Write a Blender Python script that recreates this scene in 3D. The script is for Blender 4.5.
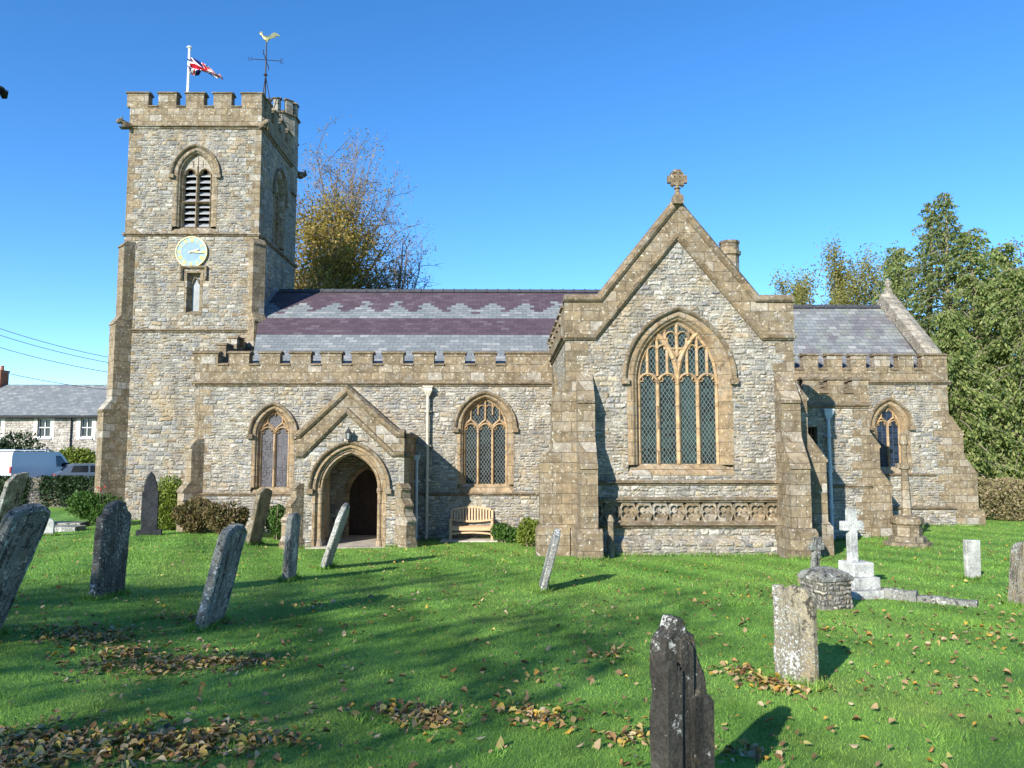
import bpy, bmesh, math, random
import numpy as np
from mathutils import Vector, Matrix
from mathutils.geometry import tessellate_polygon

for _o in list(bpy.data.objects):
    bpy.data.objects.remove(_o, do_unlink=True)
S = bpy.context.scene
C = S.collection
R = math.radians

# ------------------------------------------------------------------ camera, sky, sun
FPX, PITCH, YAW, EYE = 769.0, R(5.0), R(0.52), 3.0
cam_d = bpy.data.cameras.new('camera')
cam_d.sensor_width = 36.0
cam_d.lens = FPX / 1024.0 * 36.0
cam_d.clip_start, cam_d.clip_end = 0.05, 3000.0
cam = bpy.data.objects.new('camera', cam_d)
C.objects.link(cam)
cam.location = (0, 0, EYE)
cam.rotation_euler = (R(90) + PITCH, 0, -YAW)
S.camera = cam

SUN_AZ, SUN_EL = R(33.0), R(25.0)         # sun stands this far left of straight-behind the viewer
world = bpy.data.worlds.new('World')
S.world = world
world.use_nodes = True
wn, wl = world.node_tree.nodes, world.node_tree.links
bg = wn['Background']
sky = wn.new('ShaderNodeTexSky')
sky.sky_type = 'NISHITA'
sky.sun_disc = False
sky.sun_elevation = SUN_EL
sky.sun_rotation = R(180) + SUN_AZ
sky.altitude = 100
sky.air_density = 0.75
sky.dust_density = 0.0
sky.ozone_density = 3.0
hsv = wn.new('ShaderNodeHueSaturation')
hsv.inputs['Hue'].default_value = 0.502
hsv.inputs['Saturation'].default_value = 1.235
wl.new(sky.outputs[0], hsv.inputs['Color'])
wl.new(hsv.outputs[0], bg.inputs['Color'])
bg.inputs['Strength'].default_value = 0.15

sun_d = bpy.data.lights.new('sun', 'SUN')
sun_d.energy = 5.0
sun_d.angle = R(0.5)
sun_d.color = (1.0, 0.95, 0.86)
sun = bpy.data.objects.new('sun', sun_d)
C.objects.link(sun)
sdir = Vector((math.sin(SUN_AZ) * math.cos(SUN_EL), math.cos(SUN_AZ) * math.cos(SUN_EL), -math.sin(SUN_EL)))
sun.rotation_euler = sdir.to_track_quat('-Z', 'Y').to_euler()
sun.location = (-30, -40, 40)

S.view_settings.view_transform = 'Standard'
S.view_settings.look = 'None'
S.view_settings.exposure = 0.95
S.view_settings.gamma = 1.0
S.view_settings.use_curve_mapping = False
S.render.engine = 'CYCLES'
S.cycles.use_denoising = True
S.cycles.max_bounces = 6
S.cycles.transparent_max_bounces = 8

# ------------------------------------------------------------------ surveying: a sight line of the photograph at a known distance
_f = Vector((math.sin(YAW) * math.cos(PITCH), math.cos(YAW) * math.cos(PITCH), math.sin(PITCH)))
_r = Vector((math.cos(YAW), -math.sin(YAW), 0))
_u = _r.cross(_f)
def P(px, py, Y):
    d = _f + _r * ((px - 512) / FPX) + _u * ((384 - py) / FPX)
    d = d * (Y / d.y)
    return Vector((d.x, d.y, d.z + EYE))
def X(px, py, Y): return P(px, py, Y).x
def Zz(py, Y, px=512): return P(px, py, Y).z

def sstep(a, b, x):
    t = np.clip((x - a) / (b - a), 0, 1)
    return t * t * (3 - 2 * t)
_gy = np.array([-400, -60, -10, 0, 4.5, 7, 12, 16, 20, 23, 26, 30, 36, 60, 400.0])
_gz = np.array([1.6, 1.6, 1.5, 1.35, .98, .80, .60, .46, .30, .16, .05, .10, .18, .4, .8])
def ground(x, y):
    x = np.asarray(x, float); y = np.asarray(y, float)
    z = np.zeros_like(x + y)
    for o, w in ((-1.5, .25), (0, .5), (1.5, .25)):
        z = z + w * np.interp(y + o, _gy, _gz)
    k = sstep(14, 22, y)
    z = z + .30 * sstep(5, 9, y) * (1 - sstep(30, 34, y)) * ((1 - k) * sstep(-3, -8, x) + k * sstep(-6.3, -8.6, x))
    z = z + .45 * sstep(-14, -24, x) * sstep(38, 44, y)
    z = z + .14 * sstep(8, 13, x) * sstep(20, 26, y)
    z = z + .02 * np.sin(x * .9 + 1.0) * np.cos(y * .7) * sstep(60, 30, np.abs(y))
    return z
def gz(x, y): return float(ground(x, y))
def G(px, py):
    d = P(px, py, 1.0) - Vector((0, 0, EYE))
    t = 1.0
    while t < 90:
        if EYE + d.z * t < gz(d.x * t, t): break
        t += .02
    return Vector((d.x * t, t, gz(d.x * t, t)))

# ------------------------------------------------------------------ node materials
class Mt:
    def __init__(s, name, rough=.85, spec=.25):
        s.m = bpy.data.materials.new(name); s.m.use_nodes = True
        s.nt = s.m.node_tree; s.b = s.nt.nodes['Principled BSDF']
        s.b.inputs['Roughness'].default_value = rough
        s.b.inputs['Specular IOR Level'].default_value = spec
        s.tc = s.nt.nodes.new('ShaderNodeTexCoord')
        s.co = s.tc.outputs['Object']
    def n(s, t): return s.nt.nodes.new(t)
    def put(s, sock, v):
        if isinstance(v, bpy.types.NodeSocket): s.nt.links.new(v, sock)
        elif isinstance(v, (tuple, list)) and sock.type == 'RGBA': sock.default_value = (*v[:3], 1)
        else: sock.default_value = v
    def math(s, op, a, b=0.0, c=None):
        q = s.n('ShaderNodeMath'); q.operation = op
        s.put(q.inputs[0], a); s.put(q.inputs[1], b)
        if c is not None: s.put(q.inputs[2], c)
        return q.outputs[0]
    def xyz(s, v=None):
        q = s.n('ShaderNodeSeparateXYZ'); s.put(q.inputs[0], v or s.co); return q.outputs
    def vec(s, x, y, z=0.0):
        q = s.n('ShaderNodeCombineXYZ')
        for i, v in enumerate((x, y, z)): s.put(q.inputs[i], v)
        return q.outputs[0]
    def scale(s, v, k):
        q = s.n('ShaderNodeVectorMath'); q.operation = 'MULTIPLY'
        s.put(q.inputs[0], v); q.inputs[1].default_value = k if isinstance(k, tuple) else (k, k, k)
        return q.outputs[0]
    def vadd(s, a, b):
        q = s.n('ShaderNodeVectorMath'); q.operation = 'ADD'; s.put(q.inputs[0], a); s.put(q.inputs[1], b); return q.outputs[0]
    def noise(s, v, scale, detail=3.0, rough=.55, col=False):
        q = s.n('ShaderNodeTexNoise'); s.put(q.inputs['Vector'], v or s.co)
        q.inputs['Scale'].default_value = scale; q.inputs['Detail'].default_value = detail; q.inputs['Roughness'].default_value = rough
        return q.outputs['Color' if col else 'Fac']
    def voro(s, v, scale, feature='F1', dims='3D', rand=1.0, out=None):
        q = s.n('ShaderNodeTexVoronoi'); q.voronoi_dimensions = dims; q.feature = feature
        s.put(q.inputs['Vector'], v or s.co); q.inputs['Scale'].default_value = scale; q.inputs['Randomness'].default_value = rand
        return q.outputs[out or 'Distance']
    def ramp(s, f, stops, const=False):
        q = s.n('ShaderNodeValToRGB'); s.put(q.inputs[0], f)
        e = q.color_ramp.elements
        if const: q.color_ramp.interpolation = 'CONSTANT'
        while len(e) < len(stops): e.new(.5)
        for el, (p, c) in zip(e, stops):
            el.position = p; el.color = (*c, 1) if isinstance(c, tuple) else (c, c, c, 1)
        return q.outputs[0]
    def mix(s, f, a, b, mode='MIX'):
        q = s.n('ShaderNodeMix'); q.data_type = 'RGBA'; q.blend_type = mode
        s.put(q.inputs[0], f); s.put(q.inputs[6], a); s.put(q.inputs[7], b)
        return q.outputs[2]
    def bump(s, h, strength=.5, dist=.02):
        q = s.n('ShaderNodeBump'); q.inputs['Strength'].default_value = strength; q.inputs['Distance'].default_value = dist
        s.put(q.inputs['Height'], h); s.nt.links.new(q.outputs[0], s.b.inputs['Normal'])
    def color(s, c): s.put(s.b.inputs['Base Color'], c)
    def rnd(s): return s.n('ShaderNodeObjectInfo').outputs['Random']
    def island(s): return s.n('ShaderNodeNewGeometry').outputs['Random Per Island']

def wall_uv(m, distort=.05):
    x, y, z = m.xyz()
    u = m.math('ADD', x, y)
    d = m.noise(None, 2.2, 2.0, col=True)
    dx, dy, dz = m.xyz(d)
    u2 = m.math('ADD', u, m.math('MULTIPLY', m.math('SUBTRACT', dx, .5), distort * 2))
    v2 = m.math('ADD', z, m.math('MULTIPLY', m.math('SUBTRACT', dy, .5), distort * 2))
    return u2, v2

def rubble(name, palette, hs=(.088, .145), su=4.0, mortar=(.36, .32, .25), warm=.5, joint=.013, val0=.62):
    """coursed rubble: low courses of uneven stones, some runs of taller ones"""
    m = Mt(name, .93, .1)
    u, v = wall_uv(m, .045)
    n0 = m.noise(None, 7.0, 3, .6, col=True); nx, ny, nz = m.xyz(n0)
    u = m.math('ADD', u, m.math('MULTIPLY', m.math('SUBTRACT', nx, .5), .12))
    v = m.math('ADD', v, m.math('MULTIPLY', m.math('SUBTRACT', ny, .5), .10))
    def courses(h, s_, seed):
        t = m.math('ADD', m.math('DIVIDE', v, h), seed)
        row = m.math('FLOOR', t); fr = m.math('SUBTRACT', t, row)
        p = m.vec(m.math('ADD', m.math('MULTIPLY', u, s_), m.math('MULTIPLY', row, 3.37)), m.math('MULTIPLY', row, 9.0))
        cell = m.voro(p, 1.0, 'F1', '2D', .9, 'Color')
        eu = m.math('DIVIDE', m.voro(p, 1.0, 'DISTANCE_TO_EDGE', '2D', .9), s_)
        ev = m.math('MULTIPLY', m.math('MINIMUM', fr, m.math('SUBTRACT', 1.0, fr)), h)
        return cell, m.math('MINIMUM', eu, ev)
    ca, ea = courses(hs[0], su, 0.0)
    cb, eb = courses(hs[1], su * .72, 40.5)
    pick = m.math('GREATER_THAN', m.noise(m.scale(m.co, (.9, .9, 1.6)), 1.0, 2), .53)
    cell = m.mix(pick, ca, cb)
    ed = m.math('ADD', m.math('MULTIPLY', ea, m.math('SUBTRACT', 1.0, pick)), m.math('MULTIPLY', eb, pick))
    r, g, b_ = m.xyz(cell)
    stops, acc = [], 0.0
    for w, c in palette:
        stops.append((acc, c)); acc += w
    drift = m.math('MULTIPLY', m.math('SUBTRACT', m.noise(None, .55, 2.0), .5), .9)
    idx = m.math('FRACT', m.math('ADD', m.math('ADD', r, 1.0), drift))
    c = m.ramp(idx, stops, const=True)
    val = m.math('ADD', val0 + .1, m.math('MULTIPLY', g, .5))
    c = m.mix(1.0, c, m.vec(val, val, val), 'MULTIPLY')
    fine = m.noise(None, 24, 6, .72)
    c = m.mix(.95, c, m.ramp(fine, [(.28, (.32, .31, .30)), (.5, (1, 1, 1)), (.7, (1.6, 1.57, 1.5))]), 'MULTIPLY')
    mm = m.ramp(m.math('DIVIDE', ed, joint * 2), [(.0, 1.0), (.45, .8), (1.0, 0.0)])
    mn = m.noise(None, 2.0, 4, .7)
    c = m.mix(mm, c, m.mix(m.ramp(mn, [(.35, 0.0), (.6, 1.0)]), tuple(k * .45 for k in mortar), mortar))
    wp = m.ramp(m.noise(None, 1.1, 5, .65), [(.52, 0.0), (.66, warm)])
    c = m.mix(wp, c, (.36, .26, .14))
    li = m.ramp(m.noise(None, 13.0, 7, .76), [(.565, 0.0), (.625, .85)])
    c = m.mix(li, c, (.54, .52, .46))
    dk = m.ramp(m.noise(m.scale(m.co, (1.6, 1.6, .6)), 1.3, 6, .7), [(.47, 0.0), (.68, .65)])
    c = m.mix(dk, c, (.12, .115, .105))
    sk = m.ramp(m.noise(None, 32.0, 5, .7), [(.60, 0.0), (.66, .75)])
    c = m.mix(sk, c, (.06, .056, .05))
    m.color(c)
    h = m.math('ADD', m.math('MULTIPLY', m.ramp(m.math('DIVIDE', ed, joint * 4), [(0, 0.0), (1.0, 1.0)]), m.math('ADD', .45, m.math('MULTIPLY', b_, .7))), m.math('MULTIPLY', fine, .6))
    m.bump(h, 1.0, .055)
    return m.m

RUB = rubble('rubble_stone', [(.32, (.385, .36, .31)), (.24, (.32, .31, .285)), (.14, (.23, .232, .23)), (.12, (.37, .31, .215)), (.04, (.25, .195, .13)), (.14, (.48, .455, .40))])
RUB_T = rubble('tower_rubble_stone', [(.28, (.325, .305, .26)), (.28, (.265, .26, .242)), (.16, (.195, .197, .20)), (.15, (.29, .235, .16)), (.06, (.20, .15, .095)), (.07, (.41, .39, .345))], (.10, .17), 3.5, (.33, .30, .24))
RUB_D = rubble('shade_darkened_rubble', [(.3, (.14, .12, .09)), (.3, (.10, .095, .085)), (.2, (.07, .07, .07)), (.2, (.18, .14, .09))], (.13, .2), 2.6, (.12, .11, .095), .3)  # the boundary wall's shade is put into these darker stone colours
RUB_H = rubble('house_rubble_stone', [(.4, (.50, .45, .39)), (.3, (.46, .41, .355)), (.3, (.53, .49, .43))], (.13, .18), 2.8, (.50, .46, .41), .05, joint=.008)

def ashlar(name, c1, c2, lichen=.7, grey=.15, bw=.48, bh=.27, dark=.5):
    m = Mt(name, .9, .12)
    u, v = wall_uv(m, .015)
    br = m.n('ShaderNodeTexBrick')
    m.put(br.inputs['Vector'], m.vec(u, v))
    br.inputs['Scale'].default_value = 1.0
    br.inputs['Brick Width'].default_value = bw; br.inputs['Row Height'].default_value = bh
    br.inputs['Mortar Size'].default_value = .010; br.inputs['Mortar Smooth'].default_value = .3
    m.put(br.inputs['Color1'], (0, 0, 0)); m.put(br.inputs['Color2'], (1, 1, 1)); m.put(br.inputs['Mortar'], (.5, .5, .5))
    t = m.xyz(br.outputs['Color'])[0]
    c = m.ramp(t, [(0, c1), (.5, tuple((a + b) / 2 for a, b in zip(c1, c2))), (1 - grey * .8, c2), (1.0, (.31, .285, .245))])
    n1 = m.noise(None, 5.0, 6, .7)
    c = m.mix(.85, c, m.ramp(n1, [(.3, (.45, .42, .38)), (.5, (.95, .95, .95)), (.72, (1.5, 1.45, 1.35))]), 'MULTIPLY')
    gl = m.ramp(m.noise(None, 2.6, 6, .75), [(.50, 0.0), (.66, .5)])
    c = m.mix(gl, c, (.285, .27, .235))
    c = m.mix(m.math('MULTIPLY', br.outputs['Fac'], .8), c, (.085, .068, .05))
    dk = m.ramp(m.noise(m.scale(m.co, (1.3, 1.3, .6)), 1.9, 5, .7), [(.50, 0.0), (.72, dark)])
    c = m.mix(dk, c, (.10, .085, .065))
    li = m.ramp(m.noise(None, 13.0, 5, .65), [(.585, 0.0), (.65, lichen)])
    c = m.mix(li, c, (.58, .55, .46))
    m.color(c)
    h = m.math('SUBTRACT', m.noise(None, 30, 5, .7), m.math('MULTIPLY', br.outputs['Fac'], 1.2))
    m.bump(h, .6, .015)
    return m.m
ASH = ashlar('brown_ashlar', (.155, .120, .075), (.235, .182, .115), .6, .2)
ASH_S = ashlar('string_ashlar', (.13, .098, .06), (.20, .15, .092), .5, .05, .9, .5, .7)
GOLD_S = ashlar('golden_dressed_stone', (.22, .158, .09), (.295, .215, .13), .45, .1, .5, .36, .45)
TRAC = ashlar('tracery_stone', (.35, .235, .125), (.41, .285, .16), .15, .03, .9, .6, .25)
PALE_S = ashlar('pale_dressed_stone', (.30, .27, .22), (.38, .345, .29), .4, .1, .7, .5, .25)
BLUE_A = ashlar('grey_ashlar', (.19, .17, .14), (.27, .24, .19), .6, .3, .5, .28)

def slate(name, z_zig, zamp, z_b1, z_b0, slope, patterned=True, moss=0.0, purple=.45):
    m = Mt(name, .72, .25)
    x, y, z = m.xyz()
    sl = m.math('MULTIPLY', z, 1.0 / math.sin(slope))
    hh, ww = .235, .34
    row = m.math('FLOOR', m.math('DIVIDE', sl, hh))
    xo = m.math('ADD', x, m.math('MULTIPLY', m.math('MODULO', row, 2.0), ww / 2))
    col = m.math('FLOOR', m.math('DIVIDE', xo, ww))
    fr = m.math('SUBTRACT', m.math('DIVIDE', sl, hh), row)
    fc = m.math('SUBTRACT', m.math('DIVIDE', xo, ww), col)
    wn_ = m.n('ShaderNodeTexWhiteNoise'); wn_.noise_dimensions = '2D'; m.put(wn_.inputs['Vector'], m.vec(col, row))
    rv = m.xyz(wn_.outputs['Color'])
    grey = m.ramp(rv[0], [(0, (.145, .16, .165)), (.5, (.175, .19, .193)), (.85, (.205, .218, .218)), (.97, (.26, .265, .255))])
    purp = m.ramp(rv[1], [(0, (.066, .044, .055)), (.5, (.082, .055, .067)), (.95, (.098, .068, .08)), (1, (.115, .09, .10))])
    if patterned:
        zq = m.math('MULTIPLY', m.math('ADD', row, .5), hh * math.sin(slope))
        xq = m.math('SUBTRACT', m.math('MULTIPLY', m.math('ADD', col, .5), ww), m.math('MULTIPLY', m.math('MODULO', row, 2.0), ww / 2))
        tri = m.math('PINGPONG', m.math('ADD', xq, 100.0), .65)
        thr = m.math('ADD', z_zig, m.math('MULTIPLY', tri, zamp))
        zag = m.math('GREATER_THAN', zq, thr)
        band = m.math('MULTIPLY', m.math('GREATER_THAN', zq, z_b0), m.math('LESS_THAN', zq, z_b1))
        sel = m.math('MAXIMUM', zag, band)
    else:
        n = m.noise(None, .8, 3)
        sel = m.math('MULTIPLY', m.ramp(m.math('ADD', n, m.math('MULTIPLY', m.math('SUBTRACT', rv[2], .5), .2)), [(.40, 1.0), (.56, 0.1)]), purple)
    c = m.mix(sel, grey, purp)
    nn = m.noise(None, 5, 5, .65)
    c = m.mix(.7, c, m.ramp(nn, [(.3, (.85, .85, .85)), (.7, (1.15, 1.15, 1.13))]), 'MULTIPLY')
    li = m.ramp(m.noise(None, 1.6, 6, .75), [(.55 - moss * .12, 0.0), (.68 - moss * .1, .05 + moss)])
    c = m.mix(li, c, (.20, .21, .14))
    gap = m.math('MAXIMUM', m.math('LESS_THAN', fr, .09), m.math('LESS_THAN', fc, .035))
    c = m.mix(m.math('MULTIPLY', gap, .75), c, (.035, .035, .04))
    m.color(c)
    h = m.math('ADD', m.math('SUBTRACT', 1.0, fr), m.math('ADD', m.math('MULTIPLY', rv[2], .5), m.math('MULTIPLY', gap, -1.0)))
    m.bump(h, .7, .02)
    return m.m

def plain(name, c, rough=.6, spec=.3, metal=0.0, var=.25, vs=6.0, bump=0.0):
    m = Mt(name, rough, spec)
    n = m.noise(None, vs, 4, .6)
    m.color(m.mix(1.0, c, m.ramp(n, [(.3, (1 - var,) * 3), (.7, (1 + var,) * 3)]), 'MULTIPLY'))
    m.b.inputs['Metallic'].default_value = metal
    if bump: m.bump(m.noise(None, vs * 5, 4, .6), bump, .01)
    return m.m

def leaded(name, tint, sx=.105, sz=.16, lead=(.17, .175, .17), diag=True, wire=.12):
    m = Mt(name, .2, .12)
    x, y, z = m.xyz()
    u = m.math('ADD', x, y)
    if diag:
        a = m.math('ADD', m.math('DIVIDE', u, sx), m.math('DIVIDE', z, sz))
        b = m.math('SUBTRACT', m.math('DIVIDE', u, sx), m.math('DIVIDE', z, sz))
    else:
        a, b = m.math('DIVIDE', u, sx), m.math('DIVIDE', z, sz)
    fa, fb = m.math('FRACT', m.math('ADD', a, 200.0)), m.math('FRACT', m.math('ADD', b, 200.0))
    line = m.math('MAXIMUM', m.math('LESS_THAN', fa, wire), m.math('LESS_THAN', fb, wire))
    w = m.n('ShaderNodeTexWhiteNoise'); w.noise_dimensions = '2D'
    m.put(w.inputs['Vector'], m.vec(m.math('FLOOR', a), m.math('FLOOR', b)))
    g = m.mix(1.0, tint, m.ramp(w.outputs['Value'], [(0, .3), (.6, 1.0), (1, 2.2)]), 'MULTIPLY')
    g = m.mix(m.ramp(m.noise(None, 1.3, 3), [(.45, 0.0), (.7, .7)]), g, tuple(k * 2.6 for k in tint))
    m.color(m.mix(line, g, lead))
    m.put(m.b.inputs['Roughness'], m.math('ADD', .10, m.math('MULTIPLY', line, .6)))
    m.bump(m.math('ADD', m.math('MULTIPLY', w.outputs['Value'], .6), line), .5, .01)
    return m.m
GLASS_L = leaded('leaded_lattice_glass', (.008, .013, .013))
GLASS_G = leaded('lattice_glass_green', (.010, .021, .019))
GLASS_C = leaded('chancel_glass', (.008, .014, .026), .2, .11, (.05, .06, .08), False, .12)
GLASS_P = leaded('pale_guarded_glass', (.055, .052, .058), .055, .055, (.12, .115, .12), False, .25)
DARK = plain('painted_dark_interior', (.012, .010, .009), .9, .05)

def foliage(name, cols, transl=.35, rough=.6):
    m = Mt(name, rough, .25)
    r = m.island()
    c = m.ramp(r, [(i / max(1, len(cols) - 1), k) for i, k in enumerate(cols)])
    m.color(c)
    t = m.n('ShaderNodeBsdfTranslucent'); m.put(t.inputs['Color'], m.mix(1.0, c, (1.25, 1.3, .7), 'MULTIPLY'))
    mx = m.n('ShaderNodeMixShader'); mx.inputs[0].default_value = transl
    m.nt.links.new(m.b.outputs[0], mx.inputs[1]); m.nt.links.new(t.outputs[0], mx.inputs[2])
    m.nt.links.new(mx.outputs[0], m.nt.nodes['Material Output'].inputs['Surface'])
    return m.m
BARK = plain('bark', (.16, .125, .095), .95, .1, 0, .5, 4.0, .6)
BARK_P = plain('pale_bark', (.20, .17, .13), .95, .1, 0, .4, 4.0, .5)

def headstone(name, base, white=(.60, .60, .56), wt=.57, dark=(.025, .024, .022), dt=.53, och=.2, ws=7.0, spots=.9):
    m = Mt(name, .93, .12)
    off = m.vec(m.math('MULTIPLY', m.rnd(), 37.0), m.math('MULTIPLY', m.rnd(), 91.0), 0.0)
    p = m.vadd(m.co, off)
    n1 = m.noise(p, 3.5, 6, .7)
    c = m.mix(1.0, base, m.ramp(n1, [(.3, (.55, .55, .55)), (.7, (1.5, 1.5, 1.45))]), 'MULTIPLY')
    st = m.noise(m.scale(p, (6, 6, .9)), 1.6, 6, .65)
    c = m.mix(m.ramp(st, [(dt, 0.0), (dt + .1, .9)]), c, dark)
    c = m.mix(m.ramp(m.noise(p, 2.2, 6, .75), [(.56, 0.0), (.66, och)]), c, (.36, .22, .07))
    lo_ = m.math('MULTIPLY', m.math('SUBTRACT', m.noise(p, 2.4, 3), .5), .45)
    bk = m.ramp(m.math('SUBTRACT', m.noise(p, 17.0, 7, .78), lo_), [(.56, 0.0), (.61, spots)])
    c = m.mix(bk, c, tuple(k * 1.4 for k in dark))
    wh = m.ramp(m.math('ADD', m.noise(m.vadd(p, (5.0, 3.0, 1.0)), ws * 2.4, 8, .8), lo_), [(wt, 0.0), (wt + .05, .9)])
    c = m.mix(wh, c, white)
    gr = m.noise(p, 55, 4, .7)
    c = m.mix(.9, c, m.ramp(gr, [(.3, (.5, .5, .5)), (.7, (1.45, 1.45, 1.4))]), 'MULTIPLY')
    m.color(c)
    m.bump(m.math('ADD', m.math('ADD', m.noise(p, 9, 8, .75), m.math('MULTIPLY', gr, .35)), m.math('MULTIPLY', wh, .2)), 1.0, .035)
    return m.m
HS_DARK = headstone('dark_lichened_stone', (.115, .11, .10), wt=.55, ws=9.0)
HS_NEAR = headstone('shade_darkened_lichened_stone', (.06, .055, .048), wt=.60, och=.35)  # darker base carries the shade on the front of the nearest stone
HS_GREY = headstone('grey_lichened_stone', (.22, .22, .205), wt=.535, ws=8.0)
HS_PALE = headstone('pale_lichened_stone', (.33, .32, .29), wt=.55, dt=.585)
HS_BROWN = headstone('brown_lichened_stone', (.21, .175, .125), wt=.62, dt=.58)
HS_SPOT = headstone('spotted_lichened_stone', (.27, .235, .17), wt=.535, dt=.53, och=.5, ws=12.0)
HS_CLEAN = headstone('clean_grey_stone', (.40, .40, .375), wt=.7, dt=.68, och=.05, spots=.3)
HS_BLACK = headstone('black_slate_stone', (.035, .038, .045), wt=.66, dt=.6, och=.0)
MARBLE = headstone('white_marble', (.46, .46, .45), wt=.8, dt=.72, och=.06, spots=.3)

# ------------------------------------------------------------------ mesh building
class Fr:                                   # a wall's own frame: u along the wall, v up, w outwards
    def __init__(s, o, ang=0.0):            # ang 0: faces the viewer (south); 90: faces east; -90: faces west
        a = R(ang); s.o = Vector(o)
        s.u = Vector((math.cos(a), math.sin(a), 0)); s.n = Vector((math.sin(a), -math.cos(a), 0))
    def __call__(s, u, v, w=0.0):
        p = s.o + s.u * u + s.n * w
        return Vector((p.x, p.y, p.z + v))

class MB:
    def __init__(s): s.v, s.f, s.m = [], [], []
    def add(s, vs, fs, mi=0):
        k = len(s.v); s.v += [tuple(p) for p in vs]
        for f in fs: s.f.append(tuple(i + k for i in f)); s.m.append(mi)
    def box(s, x0, x1, y0, y1, z0, z1, mi=0):
        s.add([(x, y, z) for z in (z0, z1) for x, y in ((x0, y0), (x1, y0), (x1, y1), (x0, y1))],
              [(0, 3, 2, 1), (4, 5, 6, 7), (0, 1, 5, 4), (1, 2, 6, 5), (2, 3, 7, 6), (3, 0, 4, 7)], mi)
    def fbox(s, fr, u0, u1, v0, v1, w0, w1, mi=0):
        s.add([fr(u, v, w) for w in (w0, w1) for u, v in ((u0, v0), (u1, v0), (u1, v1), (u0, v1))],
              [(0, 3, 2, 1), (4, 5, 6, 7), (0, 1, 5, 4), (1, 2, 6, 5), (2, 3, 7, 6), (3, 0, 4, 7)], mi)
    def plate(s, fr, outer, holes, w0, w1, mi=0):
        loops = [[Vector((u, v, 0)) for u, v in lp] for lp in [outer] + holes]
        tris = tessellate_polygon(loops)
        pts = [p for lp in loops for p in lp]; n = len(pts)
        fs = [(a, b, c) for a, b, c in tris] + [(c + n, b + n, a + n) for a, b, c in tris]
        k = 0
        for lp in loops:
            L = len(lp)
            for i in range(L):
                a, b = k + i, k + (i + 1) % L
                fs.append((a, b, b + n, a + n))
            k += L
        s.add([fr(p.x, p.y, w0) for p in pts] + [fr(p.x, p.y, w1) for p in pts], fs, mi)
    def prof(s, fr, poly, u0, u1, mi=0):     # polygon in (w, v), run along u
        n = len(poly)
        tris = tessellate_polygon([[Vector((w, v, 0)) for w, v in poly]])
        vs = [fr(u0, v, w) for w, v in poly] + [fr(u1, v, w) for w, v in poly]
        fs = [tuple(t) for t in tris] + [tuple(i + n for i in t[::-1]) for t in tris]
        fs += [(i, (i + 1) % n, (i + 1) % n + n, i + n) for i in range(n)]
        s.add(vs, fs, mi)
    def loft(s, rings, closed=False, mi=0, cap=False):
        n = len(rings[0]); vs = [p for r_ in rings for p in r_]; fs = []
        for j in range(len(rings) - 1):
            for i in range(n if closed else n - 1):
                a, b = j * n + i, j * n + (i + 1) % n
                fs.append((a, b, b + n, a + n))
        if cap: fs += [tuple(range(n))[::-1], tuple(range(len(vs) - n, len(vs)))]
        s.add(vs, fs, mi)
    def tube(s, pts, rad, n=6, mi=0):
        pts = [Vector(p) for p in pts]
        rads = rad if isinstance(rad, (list, tuple)) else [rad] * len(pts)
        rings = []
        for i, p in enumerate(pts):
            t = (pts[min(i + 1, len(pts) - 1)] - pts[max(i - 1, 0)])
            t = t.normalized() if t.length > 1e-6 else Vector((0, 0, 1))
            a = t.cross(Vector((0, 0, 1)) if abs(t.z) < .9 else Vector((1, 0, 0))).normalized(); b = t.cross(a)
            rings.append([p + (a * math.cos(2 * math.pi * k / n) + b * math.sin(2 * math.pi * k / n)) * rads[i] for k in range(n)])
        s.loft(rings, True, mi, True)
    def lathe(s, c, prof, n=16, mi=0, a0=0.0):   # prof: (radius, z) from bottom to top
        c = Vector(c)
        s.loft([[c + Vector((r_ * math.cos(a0 + 2 * math.pi * k / n), r_ * math.sin(a0 + 2 * math.pi * k / n), z)) for k in range(n)] for r_, z in prof], True, mi, True)
    def bar(s, fr, pts, r_, w0, w1, mi=0):   # a moulded stone bar along a line drawn on the wall: square back, ridged front
        rings = []
        for i, (u, v) in enumerate(pts):
            a, b = pts[max(i - 1, 0)], pts[min(i + 1, len(pts) - 1)]
            t = Vector((b[0] - a[0], b[1] - a[1])); t = t.normalized() if t.length else Vector((0, 1)); nx, ny = -t.y, t.x
            ring = []
            for d, w in ((-1, w0), (1, w0), (1, w0 + (w1 - w0) * .45), (.45, w0 + (w1 - w0) * .8), (0, w1), (-.45, w0 + (w1 - w0) * .8), (-1, w0 + (w1 - w0) * .45)):
                ring.append(fr(u + nx * d * r_, v + ny * d * r_, w))
            rings.append(ring)
        s.loft(rings, True, mi, True)
    def xf(s, M):
        s.v = [tuple(M @ Vector(p)) for p in s.v]; return s
    def build(s, name, mats, parent=None, origin=None, smooth=False, bevel=0.0):
        if not isinstance(mats, (list, tuple)): mats = [mats]
        o_ = Vector(origin) if origin is not None else (base_of(parent) if parent else Vector((0, 0, 0)))
        me = bpy.data.meshes.new(name)
        me.from_pydata([(p[0] - o_.x, p[1] - o_.y, p[2] - o_.z) for p in s.v], [], s.f)
        for q in mats: me.materials.append(q)
        me.polygons.foreach_set('material_index', s.m)
        bm = bmesh.new(); bm.from_mesh(me)
        bmesh.ops.recalc_face_normals(bm, faces=bm.faces)
        if bevel:
            bmesh.ops.remove_doubles(bm, verts=bm.verts, dist=1e-5)
            bmesh.ops.bevel(bm, geom=list(bm.edges), offset=bevel, segments=2, profile=.5, affect='EDGES', clamp_overlap=True)
        bm.to_mesh(me); bm.free()
        if smooth: me.polygons.foreach_set('use_smooth', [True] * len(me.polygons))
        ob = bpy.data.objects.new(name, me); C.objects.link(ob)
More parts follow.
